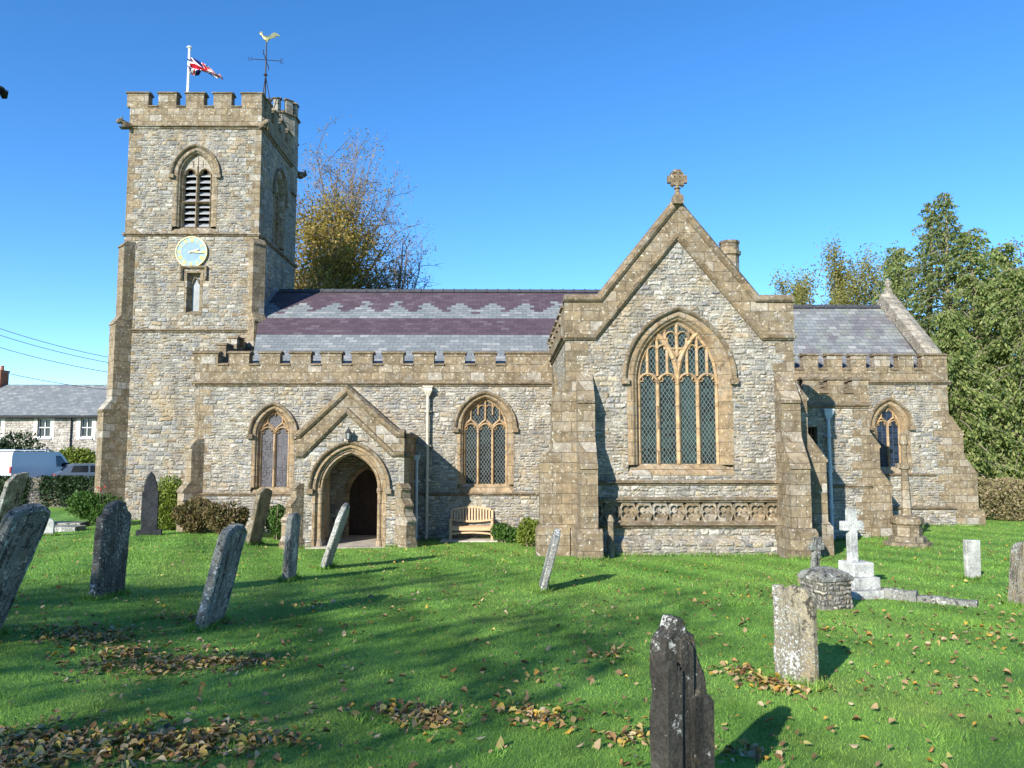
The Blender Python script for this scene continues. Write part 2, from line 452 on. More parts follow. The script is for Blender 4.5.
        if parent: ob.parent = parent
        elif origin is not None: ob.location = o_
        return ob

def base_of(o):
    p = Vector(o.location)
    while o.parent: o = o.parent; p += Vector(o.location)
    return p

def tag(o, label=None, cat=None, group=None, kind=None):
    for k, v in (('label', label), ('category', cat), ('group', group), ('kind', kind)):
        if v: o[k] = v
    return o
def thing(name, loc, label, cat, group=None):
    o = bpy.data.objects.new(name, None); C.objects.link(o); o.location = loc
    o.empty_display_size = .2
    return tag(o, label, cat, group)

# ------------------------------------------------------------------ arches, windows, battlements, buttresses
def arch(hw, rise, spring, n=12, uc=0.0):
    rise = max(rise, hw * 1.001)
    Rr = (hw * hw + rise * rise) / (2 * hw); c = Rr - hw
    t1 = math.asin(min(1, rise / Rr))
    L = [(uc + c - Rr * math.cos(t1 * i / n), spring + Rr * math.sin(t1 * i / n)) for i in range(n + 1)]
    return L + [(2 * uc - u, v) for u, v in L[-2::-1]]
def arch_open(hw, rise, spring, sill, n=12, uc=0.0):
    return [(uc - hw, sill)] + arch(hw, rise, spring, n, uc) + [(uc + hw, sill)]
def in_arch(u, v, hw, rise, spring):
    if v <= spring: return abs(u) <= hw
    Rr = (hw * hw + rise * rise) / (2 * hw); c = Rr - hw
    return (abs(u) + c) ** 2 + (v - spring) ** 2 <= Rr * Rr

def clip_bar(mb, fr, pts, r_, w0, w1, inside, mi=0):
    run = []
    for p in pts:
        if inside(*p): run.append(p)
        else:
            if len(run) > 1: mb.bar(fr, run, r_, w0, w1, mi)
            run = []
    if len(run) > 1: mb.bar(fr, run, r_, w0, w1, mi)
def line(a, b, n=24): return [(a[0] + (b[0] - a[0]) * i / n, a[1] + (b[1] - a[1]) * i / n) for i in range(n + 1)]
def light_head(mb, fr, uc, hw, spring, rise, r_, w, cusp=True):
    """ogee-cusped head of one light"""
    mb.bar(fr, [(uc + u, v) for u, v in arch(hw, max(rise, hw * 1.01), spring, 7)], r_, w[0], w[1])
    if cusp:
        for s_ in (-1, 1):
            for (ua, va), (ub, vb) in (((.97, .22), (.50, .30)), ((.62, .80), (.42, .44))):
                mb.bar(fr, [(uc + s_ * hw * ua, spring + rise * va), (uc + s_ * hw * (ua + ub) / 2, spring + rise * (va + vb) / 2), (uc + s_ * hw * ub, spring + rise * vb)], r_ * .55, w[0] + .01, w[1] - .015 - .002 * (ua > .9))

def tracery(fr, hw, rise, spring, sill, lights, kind, r_=.05, w=(-.27, -.13)):
    mb = MB()
    ins = lambda u, v: in_arch(u, v, hw + .03, rise + .03, spring)
    k = [0]
    def cb(pts, q=1.0):
        k[0] += 1
        clip_bar(mb, fr, pts, r_ * q, w[0], w[1] - .003 * (k[0] % 9) - (.0 if q >= 1 else .02), ins)
    lw = 2 * hw / lights; lh = lw / 2
    # frame against the jambs
    mb.bar(fr, arch_open(hw - r_ * .4, rise - r_ * .4, spring, sill), r_ * .9, w[0], w[1] - .03)
    for i in range(1, lights):
        u = -hw + lw * i
        cb(line((u, sill), (u, spring + .02)), 1.12 if i * 2 == lights else 1.0)
    hr = lh * 1.05
    s0 = spring - hr * (.45 if kind != 'two' else .1)
    for i in range(lights):
        light_head(mb, fr, -hw + lw * (i + .5), lh, s0, hr, r_ * .72, (w[0], w[1] - .02))
    top = spring + rise
    if kind == 'four':
        Rr = (hw * hw + rise * rise) / (2 * hw); c = Rr - hw
        for s_ in (-1, 1):                      # the two big arcs that spring from the middle mullion
            cb([(s_ * (Rr - Rr * math.cos(t)) , spring + Rr * math.sin(t)) for t in np.linspace(0, 1.2, 40)], 1.25)
            for q, tp in ((.5, .56), (1.0, .80), (1.5, .72)):
                u = s_ * (hw - lw * q)
                cb(line((s_ * hw + -s_ * lw * q, s0 + hr * .8), (u, spring + rise * tp)), .8)
            for q in (.75, 1.25):
                light_head(mb, fr, s_ * (hw - lw * q), lw * .25, spring + rise * (.50 if q > 1 else .48), lw * .27, r_ * .5, (w[0], w[1] - .03), False)
            light_head(mb, fr, s_ * lw * .3, lw * .29, spring + rise * .72, lw * .30, r_ * .5, (w[0], w[1] - .03), False)
            cb(line((s_ * lw * .60, spring + rise * .52), (s_ * lw * .60, top)), .8)
        cb(line((0, spring + rise * .42), (0, top)), .9)
        cb(line((-lw * .6, spring + rise * .53), (lw * .6, spring + rise * .53)), .7)
        for s_ in (-1, 1):
            cb(line((0, spring + rise * .40), (s_ * lw * .3, spring + rise * .53)), .6)
    else:
        # each mullion forks, the forks meet over the lights and carry upright bars to the arch
        cs = [-hw + lw * (i + .5) for i in range(lights)]
        ms = [-hw + lw * i for i in range(0, lights + 1)]
        y0, y1 = s0 + hr * .75, s0 + hr * 1.75
        q = .5
        for m_ in ms:
            for s_ in (-1, 1):
                e = m_ + s_ * lw * .5
                if -hw - .01 <= e <= hw + .01:
                    cb([(m_ + (e - m_) * (t ** 1.4), y0 - .05 + (y1 - y0) * t) for t in np.linspace(0, 1, 14)], .8)
        for c_ in cs: cb(line((c_, y1 - .05), (c_, top)), .8)
        for m_ in ms[1:-1]: cb(line((m_, y1 + (.12 if lights == 3 else .18)), (m_, top)), .7)
        for m_ in ms[1:-1]:
            for s_ in (-1, 1):
                if lights == 3:
                    light_head(mb, fr, m_ + s_ * lw * .25, lw * .25, y1 + lw * .62, lw * .28, r_ * .5, (w[0], w[1] - .03), False)
        if lights == 2:
            for s_ in (-1, 1):
                light_head(mb, fr, s_ * lw * .25, lw * .25, y1 + lw * .45, lw * .28, r_ * .5, (w[0], w[1] - .03), False)
    return mb

def church_window(name, fr, uc, hw, rise, spring, sill, lights, kind, glass, parent, hood=True, r_=.05, band=.16, splay=.12, gold=None, trac=True, thick=.34):
    """returns the window part; its tracery, glass and hood are sub-parts. The wall keeps a hole of window_hole() size"""
    f2 = Fr(fr(uc, 0, 0), 0); f2.u, f2.n = fr.u, fr.n
    gold = gold or GOLD_S
    kr = rise / hw
    ol = lambda d, w, dz=0.0: [f2(u, v, w) for u, v in arch_open(hw + d, rise + d * kr * .55, spring, sill - dz)]
    mb = MB()
    o = splay + band
    mb.loft([ol(o, -thick, .02), ol(o, .012, .02), ol(splay + .03, .012, .02), ol(splay, .0, .02), ol(splay * .62, -.06, .02), ol(splay * .45, -.065, .02), ol(0, -.17, .02), ol(0, -thick, .02)], False, 0)
    # sloping sill
    mb.prof(f2, [(-thick, sill - .30), (.014, sill - .30), (.014, sill - .24), (-.20, sill), (-thick, sill)], -hw - o, hw + o, 0)
    win = mb.build(name, [gold], parent)
    if trac:
        tracery(f2, hw, rise, spring, sill, lights, kind, r_).build('tracery', [TRAC], win)
    if glass:
        g = MB()
        g.plate(f2, arch_open(hw + .02, rise + .02, spring, sill - .01), [], -.245, -.235, 0)
        g.build('glass', [glass], win)
    if hood: hood_mould(f2, hw + o + .05, rise + (o + .05) * kr * .55, spring).build('hood_mould', [ASH_S], win)
    return win
def window_hole(uc, hw, rise, spring, sill, band=.16, splay=.12):
    kr = rise / hw; o = band + splay - .004
    return arch_open(hw + o, rise + o * kr * .55, spring, sill - .3, 12, uc)
def hood_mould(fr, hw, rise, spring, size=.11, stops=True):
    mb = MB()
    pts = arch(hw, rise, spring, 14)
    k = size
    rings = []
    for d, w in ((-.5, -.02), (-.5, .35), (-.25, .75), (.1, 1.05), (.5, 1.05), (.62, .6), (.62, -.02)):
        rings.append([fr(u, v, w * k) for u, v in arch(hw + d * k, rise + d * k, spring, 14)])
    mb.loft(rings, False, 0)
    if stops:
        for s_ in (-1, 1):
            mb.fbox(fr, s_ * hw - k * .9, s_ * hw + k * .9, spring - k * 1.3, spring + .004, -.01, k * 1.15)
    return mb

def battlement(mb, fr, u0, u1, z0, zc, zt, merlons, w0, w1, mi=0, mc=1, over=.05, th=.09):
    """parapet wall from z0, crenel sills at zc, merlon tops at zt; merlons: list of (ua, ub)"""
    mb.fbox(fr, u0, u1, z0, zc - th * .55, w0, w1, mi)
    prev = u0
    for ua, ub in merlons:
        mb.fbox(fr, ua, ub, zc - th * .55 - .001, zt - th, w0 + .002, w1 - .002, mi)
        cap(mb, fr, ua - over, ub + over, zt - th, zt, w0 - over, w1 + over, mc)
    gaps = [(a[1], b[0]) for a, b in zip(merlons[:-1], merlons[1:])]
    for a, b in gaps:
        cap(mb, fr, a + .002, b - .002, zc - th * .55, zc + th * .45, w0 - over, w1 + over, mc)
def cap(mb, fr, u0, u1, v0, v1, w0, w1, mi):
    m_ = (w0 + w1) / 2; h = v1 - v0
    mb.prof(fr, [(w0, v0), (w0 + .012, v0 + h * .45), (w0 + .03, v0 + h * .5), (m_, v1 + h * .1), (w1 - .03, v0 + h * .5), (w1, v0 + h * .45), (w1, v0), (w1 - .03, v0 - h * .25), (w0 + .03, v0 - h * .25)], u0, u1, mi)
def string_prof(mb, fr, u0, u1, z, h=.13, p=.10, mi=0, w=-.01):
    mb.prof(fr, [(w, z - h * .55), (p * .35, z - h * .5), (p * .55, z - h * .15), (p, z - h * .05), (p, z + h * .12), (w, z + h * .5)], u0, u1, mi)
def even_merlons(u0, u1, n, gap_ratio=.5):
    m_ = (u1 - u0) / (n + (n - 1) * gap_ratio)
    return [(u0 + i * m_ * (1 + gap_ratio), u0 + i * m_ * (1 + gap_ratio) + m_) for i in range(n)]

def buttress(fr, u0, u1, z0, stages, plinth=None, back=-.08, mi=0):
    """stages from the ground up: (z at which this stage's front ends, projection); slopes between"""
    mb = MB()
    pl = []
    if plinth:
        zp, ex = plinth
        pl = [(stages[0][1] + ex, z0), (stages[0][1] + ex, zp - .12), (stages[0][1] + ex * .3, zp - .02)]
    pts = [(back, z0)] + pl + ([] if plinth else [(stages[0][1], z0)])
    if plinth: pts.append((stages[0][1], zp))
    for i, (z, p) in enumerate(stages):
        nx = stages[i + 1][1] if i + 1 < len(stages) else 0.0
        pts += [(p, z - .07), (p + .045, z - .05), (p + .045, z)]
        pts.append((max(nx, 0.0), z + (p - nx) * 1.55))
    pts.append((back, pts[-1][1]))
    mb.prof(fr, pts, u0, u1, mi)
    if plinth:
        for a, b in ((u0 - plinth[1] * .7, u0 + .001), (u1 - .001, u1 + plinth[1] * .7)):
            mb.prof(fr, [(back, z0), (stages[0][1] + plinth[1] * .98, z0), (stages[0][1] + plinth[1] * .98, plinth[0] - .125), (stages[0][1] * .99, plinth[0] - .03), (back, plinth[0] - .03)], a, b, mi)
    return mb
def quoins(mb, corner, z0, z1, seed, long=.55, short=.28, proud=.006, dirs=((1, 0), (0, 1)), mi=0):
    """dressed corner stones: corner (x,y); dirs: the two ways the wall runs from the corner"""
    rg = random.Random(seed); z = z0; k = 0
    while z < z1 - .1:
        h = min(rg.uniform(.24, .36), z1 - z)
        a = rg.uniform(.85, 1.15) * (long if k % 2 else short); b = rg.uniform(.85, 1.15) * (short if k % 2 else long)
        (dx1, dy1), (dx2, dy2) = dirs
        xs = sorted((corner[0] - (dx1 + dx2) * proud, corner[0] + dx1 * a + dx2 * .02)); 
        x0, x1 = corner[0] - (dx1 + dx2) * proud, corner[0] + (dx1 or dx2) * (a if dx1 else b)
        y0, y1 = corner[1] - (dy1 + dy2) * proud, corner[1] + (dy1 or dy2) * (a if dy1 else b)
        # an L of two thin slabs, so that no stone runs through the wall
        t = .03
        if dx1:
            mb.box(min(x0, x1), max(x0, x1), *sorted((y0, corner[1] + dy2 * t)), z + .004, z + h - .004, mi)
            mb.box(*sorted((x0 + dx1 * .0007, corner[0] + dx1 * t)), *sorted((y0 + dy2 * .0007, y1)), z + .005, z + h - .005, mi)
        z += h; k += 1

def mould(mb, fr, pts, prof, mi=0):
    """profile (d, w): d to the left of the run in the wall's plane, w outwards; mitred at the bends"""
    pts = [Vector(p) for p in pts]; rings = []
    for i, p in enumerate(pts):
        t0 = (p - pts[i - 1]).normalized() if i else None
        t1 = (pts[i + 1] - p).normalized() if i + 1 < len(pts) else None
        a = t0 or t1; b = t1 or t0
        n0, n1 = Vector((-a.y, a.x)), Vector((-b.y, b.x))
        n = (n0 + n1).normalized(); k = 1 / max(.3, n.dot(n0))
        rings.append([fr(p.x + n.x * d * k, p.y + n.y * d * k, w) for d, w in prof])
    mb.loft(rings, True, mi, True)
STRING = [(-.10, -.02), (-.08, .05), (-.02, .11), (.05, .12), (.09, .02), (.09, -.02)]
COPING = [(-.11, .02), (-.08, .08), (-.02, .13), (.05, .13), (.13, .02), (.16, -.18), (.13, -.36), (.05, -.46), (-.06, -.46), (-.10, -.36)]

church = thing('church', (0, 26, 0), 'old stone parish church with a battlemented clock tower, gabled transept and purple banded slate roof', 'church')

# ================= tower
YT = 30.0
tx0, tx1 = X(129.6, 128, YT), X(261.7, 128, YT)
tw = tx1 - tx0; ty1 = YT + tw; YR = YT + tw / 2
tz_s1, tz_s2, tz_s3 = Zz(127, YT, 195), Zz(234.6, YT, 195), Zz(330.5, YT, 195)
tz_c, tz_t = Zz(106, YT, 195), Zz(91.5, YT, 195)
fs = Fr((tx0, YT, 0)); fe = Fr((tx1, YT, 0), 90); fw = Fr((tx0, ty1, 0), -90); fn = Fr((tx1, ty1, 0), 180)
bw_c = X(194.8, 200, YT) - tx0; bw_hw = .585; bw_sp = Zz(175, YT, 195); bw_ri = Zz(153, YT, 195) - bw_sp; bw_si = Zz(226, YT, 195)
sw_c = X(193.5, 290, YT) - tx0
sw0, sw1 = Zz(311.5, YT, 195), Zz(274, YT, 195)
mb = MB()
mb.plate(fs, [(0, -.4), (tw, -.4), (tw, tz_s1), (0, tz_s1)],
         [window_hole(bw_c, bw_hw, bw_ri, bw_sp, bw_si, .17, .13), [(sw_c - .34, sw0 - .1), (sw_c + .34, sw0 - .1), (sw_c + .34, sw1 + .1), (sw_c - .34, sw1 + .1)]], -.6, 0)
mb.plate(fe, [(.6, -.4), (tw, -.4), (tw, tz_s1), (.6, tz_s1)], [window_hole(tw / 2, bw_hw, bw_ri, bw_sp, bw_si, .17, .13)], -.6, 0)
mb.fbox(fw, 0, tw - .6, -.4, tz_s1, -.6, 0)
mb.fbox(fn, .6, tw - .6, -.4, tz_s1, -.6, 0)
mb.box(tx0 + .6, tx1 - .6, YT + .6, ty1 - .6, tz_s1 - .3, tz_s1 - .1)
quoins(mb, (tx0, YT), 1.0, tz_s1 - .1, 1, mi=1, dirs=((1, 0), (0, 1)))
quoins(mb, (tx1, YT), tz_s3 + .2, tz_s1 - .1, 2, mi=1, dirs=((-1, 0), (0, 1)))
tower = mb.build('tower', [RUB_T, ASH], church)
for z, nm in ((tz_s1, 1), (tz_s2, 2), (tz_s3, 3)):
    mb = MB()
    p = .10
    for f_, L in ((fs, tw), (fe, tw), (fw, tw), (fn, tw)):
        string_prof(mb, f_, -p * .8, L + p * .8, z, .17 if nm == 1 else .14, p + .03 * (nm == 1))
    mb.build('string_course', ASH_S, tower)
mb = MB()
ms = [(X(a, 92, YT) - tx0, X(b, 92, YT) - tx0) for a, b in ((127.9, 149), (159, 177), (186.3, 204.5), (214, 232), (242, 262.2))]
battlement(mb, fs, 0, tw, tz_s1 + .07, tz_c, tz_t, ms, -.34, .03)
u0 = .42
for f_ in (fe, fw):
    a, b = (u0, tw - .02) if f_ is fe else (.02, tw - u0)
    battlement(mb, f_, a - .06, b, tz_s1 + .071, tz_c - .004, tz_t - .004, even_merlons(a + .05, b - .05, 5, .55), -.34, .029)
battlement(mb, fn, .4, tw - .4, tz_s1 + .072, tz_c - .006, tz_t - .006, even_merlons(.45, tw - .45, 5, .55), -.34, .028)
mb.build('parapet', [ASH, ASH_S], tower)
# stair turret on the north-east corner
mb = MB()
tcx, tcy = X(281, 120, 34.6), 34.6
ztu = P(281, 104, tcy).z
mb.lathe((tcx, tcy, 0), [(.80, tz_s1 - 1.2), (.80, ztu - .72)], 8, 0, R(22.5))
for k in range(8):
    a = R(45 * k)
    f_ = Fr((tcx + math.cos(a) * .74, tcy + math.sin(a) * .74, 0), 90 + 45 * k)
    mb.fbox(f_, -.15, .15, ztu - .721, ztu - .06, -.17, 0)
    cap(mb, f_, -.2, .2, ztu - .08, ztu, -.22, .05, 1)
    cap(mb, f_, -.33, .33, ztu - .76, ztu - .68, -.2, .09, 1)
mb.build('stair_turret', [BLUE_A, ASH_S], tower)
# gargoyles at the parapet string
for gx, gy, a in ((tx0, YT, -45), (tx1, YT, 45), (tx1, ty1, 135)):
    f_ = Fr((gx, gy, 0), a); z = tz_s1
    mb = MB()
    mb.tube([f_(0, z + .02, -.1), f_(0, z + .04, .22), f_(.01, z + .12, .30), f_(0, z + .10, .42), f_(0, z + .03, .48)], [.15, .14, .10, .12, .05], 7)
    for s_ in (-1, 1):
        mb.tube([f_(s_ * .10, z + .2, .36), f_(s_ * .2, z + .24, .34)], [.05, .02], 5)
        mb.tube([f_(s_ * .12, z - .02, .05), f_(s_ * .15, z - .1, .25), f_(s_ * .1, z - .05, .36)], [.07, .05, .03], 5)
    mb.build('gargoyle', ASH_S, tower)
# diagonal buttresses
fb = Fr((tx0, YT, 0), -45)
z1, z2, z3 = Zz(411, YT, 115), Zz(324, YT, 115), Zz(246, YT, 120)
buttress(fb, -.32, .32, -.4, [(z1, .58), (z2, .30), (z3, .10)], (1.1, .08), -.3).build('buttress', ASH, tower)
fb = Fr((tx1, YT, 0), 45)
buttress(fb, -.26, .26, 2.5, [(Zz(322, YT, 260), .36), (Zz(244, YT, 258), .13)], None, -.25).build('buttress', ASH, tower)
fb = Fr((tx0, ty1, 0), -135)
buttress(fb, -.32, .32, -.4, [(z1, .58), (z2, .30), (z3, .10)], None, -.3).build('buttress', ASH, tower)

def belfry(fr, uc):
    w = church_window('belfry_window', fr, uc, bw_hw, bw_ri, bw_sp, bw_si, 2, 'two', None, church, True, .05, .17, .13, ASH, False, .6)
    f2 = Fr(fr(uc, 0, 0)); f2.u, f2.n = fr.u, fr.n
    mb = MB()
    spring = bw_sp + .12
    mid = bw_si + (spring - bw_si) * .47
    mb.bar(f2, [(0, bw_si), (0, spring + .3)], .06, -.3, -.14)
    mb.bar(f2, [(-bw_hw, mid), (bw_hw, mid)], .05, -.3, -.141)
    for s_ in (-1, 1): mb.bar(f2, [(s_ * (bw_hw - .03), bw_si), (s_ * (bw_hw - .03), spring)], .045, -.3, -.143)
    pl = [(u, v) for u, v in arch(bw_hw + .02, bw_ri + .02, bw_sp, 12) if v > spring]
    lw = bw_hw
    low = []
    for s_, c_ in ((1, bw_hw / 2), (-1, -bw_hw / 2)):
        h = bw_hw / 2 - .05
        q = arch(h, h * 1.1, spring - .08, 6)
        low += [(c_ - u, v) for u, v in q]
        if s_ == 1: low += [(0.05, spring - .08), (-.05, spring - .08)]
    mb.plate(f2, pl + low, [], -.26, -.2, 1)
    for u in (-.19, .19, 0):
        mb.bar(f2, [(u, spring + .28), (u, bw_sp + bw_ri * (.72 if u else .95))], .025, -.21, -.165, 1)
    for c_ in (-bw_hw / 2, bw_hw / 2):
        light_head(mb, f2, c_, bw_hw / 2 - .05, spring - .08, bw_hw * .5, .035, (-.26, -.16))
    mb.build('tracery', [GOLD_S, PALE_S], w)
    mb = MB()
    n = 9
    for i in range(n):
        z = bw_si + .06 + (spring + .1 - bw_si) * i / n
        mb.prof(f2, [(-.50, z + .17), (-.50, z + .21), (-.27, z + .03), (-.27, z - .01)], -bw_hw, bw_hw)
    mb.build('louvre', plain('louvre_slate', (.24, .25, .26), .6), w)
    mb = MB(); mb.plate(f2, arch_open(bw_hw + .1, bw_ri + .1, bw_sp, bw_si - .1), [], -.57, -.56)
    mb.build('painted_dark_sheet', DARK, w)  # near-black sheet painted for the unlit inside of the belfry
    return w
belfry(fs, bw_c)
belfry(fe, tw / 2)

# small square-headed light under the clock
mb = MB()
f2 = Fr(fs(sw_c, 0, 0))
rect = lambda h, z0, z1, w: [f2(-h, z0, w), f2(-h, z1, w), f2(h, z1, w), f2(h, z0, w)]
mb.loft([rect(.36, sw0 - .12, sw1 + .12, -.5), rect(.36, sw0 - .12, sw1 + .12, .012), rect(.27, sw0 - .06, sw1 + .05, .012), rect(.16, sw0 + .05, sw1 - .05, -.2), rect(.15, sw0 + .05, sw1 - .05, -.4)], True)
light_head(mb, f2, 0, .14, sw1 - .36, .26, .03, (-.24, -.17))
swin = mb.build('small_window', [ASH], church)
mb = MB(); mb.fbox(f2, -.16, .16, sw0, sw1, -.27, -.26)
mb.build('glass', plain('pale_window_glass', (.20, .215, .215), .3, .5), swin)
mb = MB()
hz = sw1 + .26
mould(mb, f2, [(-.47, hz - .5), (-.47, hz), (.47, hz), (.47, hz - .5)], [(-.05, -.01), (-.05, .06), (0, .11), (.05, .11), (.06, -.01)])
mb.build('hood_mould', ASH_S, swin)

# clock
cc = P(192.1, 252.4, YT); rr = .625
fc = Fr((cc.x, YT, cc.z))
def disc(mb, r0, r1, w0, w1, mi=0, n=40):
    ring = lambda r_, w: [fc(r_ * math.cos(2 * math.pi * k / n), r_ * math.sin(2 * math.pi * k / n), w) for k in range(n)]
    if r0 <= 0: mb.loft([ring(r1, w0), ring(r1, w1), ring(.001, w1 + .0005)], True, mi)
    else: mb.loft([ring(r0, w0), ring(r0, w1), ring(r1, w1), ring(r1, w0)], True, mi)
CL_BLUE = plain('clock_blue_paint', (.13, .23, .31), .5, .3, 0, .12)
CL_PALE = plain('clock_pale_ring_paint', (.17, .27, .30), .5, .3, 0, .12)
CL_GOLD = plain('gold_leaf', (.50, .43, .17), .4, .5, .0, .15)
mb = MB(); disc(mb, 0, .37, 0, .07, 0); disc(mb, .371, rr - .04, 0, .075, 1); disc(mb, rr - .039, rr, 0, .10, 2)
clock = mb.build('clock_dial', [CL_BLUE, CL_PALE, CL_GOLD], church)
ROM = ['XII', 'I', 'II', 'III', 'IIII', 'V', 'VI', 'VII', 'VIII', 'IX', 'X', 'XI']
for h, s_ in enumerate(ROM):
    a = R(90 - 30 * h)
    strokes = []; x = 0.0
    for ch in s_:
        if ch == 'I': strokes.append((x, 0, x, 1)); x += .034
        elif ch == 'V': strokes += [(x, 1, x + .03, 0), (x + .06, 1, x + .03, 0)]; x += .094
        else: strokes += [(x, 1, x + .065, 0), (x + .065, 1, x, 0)]; x += .10
    wd = x - .034
    ra, rb = .40, .555
    mb = MB()
    for (xa, ya, xb, yb) in strokes:
        pa = []
        for xx, yy in ((xa, ya), (xb, yb)):
            t = -(xx - wd / 2); rad = ra + (rb - ra) * yy
            pa.append((rad * math.cos(a) - t * math.sin(a), rad * math.sin(a) + t * math.cos(a)))
        mb.bar(fc, pa, .016, .07, .086)
    mb.build('numeral', CL_GOLD, clock)
for nm, ang, L, wd, w in (('hour_hand', 90 - 71, .34, .035, .098), ('minute_hand', 90 - 94, .52, .024, .112)):
    a = R(ang); mb = MB()
    pt = lambda r_, s_: (r_ * math.cos(a) - s_ * math.sin(a), r_ * math.sin(a) + s_ * math.cos(a))
    mb.plate(fc, [pt(-.1, -wd * .6), pt(L * .7, -wd), pt(L, 0), pt(L * .7, wd), pt(-.1, wd * .6)], [], w, w + .01)
    mb.build(nm, CL_GOLD, clock)

# ================= south aisle
YA = 26.0
tr_x0, tr_x1 = 1.62, X(792.5, 336, 20.4)
ax0 = X(195.5, 400, YA)
za_s, za_c, za_t = Zz(383.6, YA), Zz(364, YA), Zz(351, YA)
fa = Fr((0, YA, 0))
W3 = dict(uc=X(485.4, 450, YA), hw=.735, rise=Zz(398.8, YA) - Zz(428, YA), spring=Zz(428, YA), sill=Zz(484, YA))
W2 = dict(uc=X(273, 450, YA), hw=.50, rise=Zz(411, YA) - Zz(434.4, YA), spring=Zz(434.4, YA), sill=Zz(487, YA))
YP = 23.2
pc = X(349.4, 490, YP)
hole = lambda d, b=.12, s=.10: window_hole(d['uc'], d['hw'], d['rise'], d['spring'], d['sill'], b, s)
idr = dict(hw=.66, rise=.92, spring=1.55)
mb = MB()
mb.plate(fa, [(ax0, -.4), (pc - .75, -.4), (pc - .75, 1.55)] + arch(.75, 1.0, 1.55, 10, pc)[1:-1] + [(pc + .75, 1.55), (pc + .75, -.4), (tr_x0, -.4), (tr_x0, za_s), (ax0, za_s)], [hole(W3), hole(W2)], -.6, 0)
faw = Fr((ax0, 31, 0), -90)
mb.fbox(faw, 0, 4.4, -.4, za_s, -.6, 0)
quoins(mb, (ax0, YA), .2, za_s - .1, 5, mi=1)
aisle = mb.build('aisle_wall', [RUB, ASH], church)
mb = MB()
string_prof(mb, fa, ax0 - .12, tr_x0 - .005, za_s, .17, .13)
string_prof(mb, faw, .0, 5.1, za_s, .17, .13)
zl = Zz(494, YA)
px0, px1 = X(296, 500, YP), X(404.4, 445, YP)
string_prof(mb, fa, px1 + .02, tr_x0 - .005, zl, .12, .09)
string_prof(mb, fa, ax0 - .09, px0 - .02, zl, .12, .09)
mb.build('string_course', ASH_S, aisle)
mb = MB()
ml = [(X(194.5, 352, YA), X(218.4, 352, YA))]
k = 229.2
while k < 535: ml.append((X(k, 352, YA), X(k + 20.4, 352, YA))); k += 30.75
ml[-1] = (ml[-1][0], tr_x0 - .06)
battlement(mb, fa, ax0 - .02, tr_x0 - .01, za_s + .07, za_c, za_t, ml, -.32, .03)
f_ = Fr((ax0, 31.5, 0), -90)
for i in range(4):                                     # raking battlements of the west end
    y0 = YA + .4 + i * 1.1
    z = za_c + .05 + i * .42
    mb.box(ax0 - .02, ax0 + .3, y0 - .05, y0 + 1.05, za_s + .07, z)
    mb.box(ax0 - .018, ax0 + .298, y0 + .35, y0 + 1.0, z, z + .42); mb.box(ax0 - .07, ax0 + .35, y0 + .30, y0 + 1.04, z + .42, z + .50, 1)
mb.build('parapet', [ASH, ASH_S], aisle)
fb = Fr((ax0, YA, 0), -45)
buttress(fb, -.25, .25, -.4, [(Zz(491, 25.7), .38), (Zz(447, 25.8), .17)], None, -.25).build('buttress', ASH, aisle)
church_window('aisle_window', fa, band=.12, splay=.10, lights=3, kind='three', glass=GLASS_L, parent=church, **W3)
church_window('aisle_window', fa, band=.12, splay=.10, lights=2, kind='two', glass=GLASS_P, parent=church, **W2)

# ================= nave roof
ye, ze = 26.34, P(450, 366, 26.34).z - .02
zr = P(450, 291.5, YR).z
slope = math.atan2(zr - ze, YR - ye)
def roof_z(py):
    d = P(450, py, 1.0) - Vector((0, 0, EYE)); t_ = math.tan(slope)
    Y = (EYE - ze + ye * t_) / (t_ - d.z)
    return EYE + d.z * Y
SLATE_N = slate('banded_slates', roof_z(313.5), (roof_z(301.5) - roof_z(313.5)) / .65, roof_z(319.4), roof_z(334), slope)
SLATE_C = slate('chancel_slates', 0, 0, 0, 0, R(42), False, .45)
SLATE_H = slate('house_slates', 0, 0, 0, 0, R(35), False, .05, 0.0)
LEAD = plain('lead_sheet', (.16, .17, .19), .5, .4)
mb = MB()
zt_ = lambda y: ze + (y - ye) * math.tan(slope)
th = Vector((0, math.sin(slope), -math.cos(slope))) * .12
def slab(mb, quad, mi=0):
    q = [Vector(p) for p in quad]; b_ = [p + th for p in q]
    mb.add(q + b_, [(0, 1, 2, 3), (7, 6, 5, 4), (0, 4, 5, 1), (1, 5, 6, 2), (2, 6, 7, 3), (3, 7, 4, 0)], mi)
xr1 = 5.2
xl = X(252, 362, ye)
slab(mb, [(xl, ye, ze), (xr1, ye, ze), (xr1, YT - .02, zt_(YT - .02)), (tx1 + .1, YT - .02, zt_(YT - .02))])
slab(mb, [(tx1 + .004, YT - .02, zt_(YT - .02)), (xr1, YT - .02, zt_(YT - .02)), (xr1, YR, zr), (tx1 + .004, YR, zr)])
slab(mb, [(tx1 + .004, 2 * YR - ye, ze), (tx1 + .004, YR, zr), (xr1, YR, zr), (xr1, 2 * YR - ye, ze)])
roof = mb.build('nave_roof', SLATE_N, church)
mb = MB()
x = tx1 + .1
while x < xr1 - .5:                                    # ridge tiles
    mb.loft([[(xx, YR + y, zr + z) for y, z in ((-.17, -.06), (-.05, .09), (.05, .09), (.17, -.06))] for xx in (x, x + .44)], False)
    mb.loft([[(xx, YR + y, zr + z) for y, z in ((-.185, -.05), (-.05, .115), (.05, .115), (.185, -.05))] for xx in (x + .41, x + .47)], False)
    x += .47
mb.build('ridge_tiles', plain('dark_ridge_tile', (.05, .052, .06), .6), roof)
mb = MB()                                               # lead flashing where roof meets tower
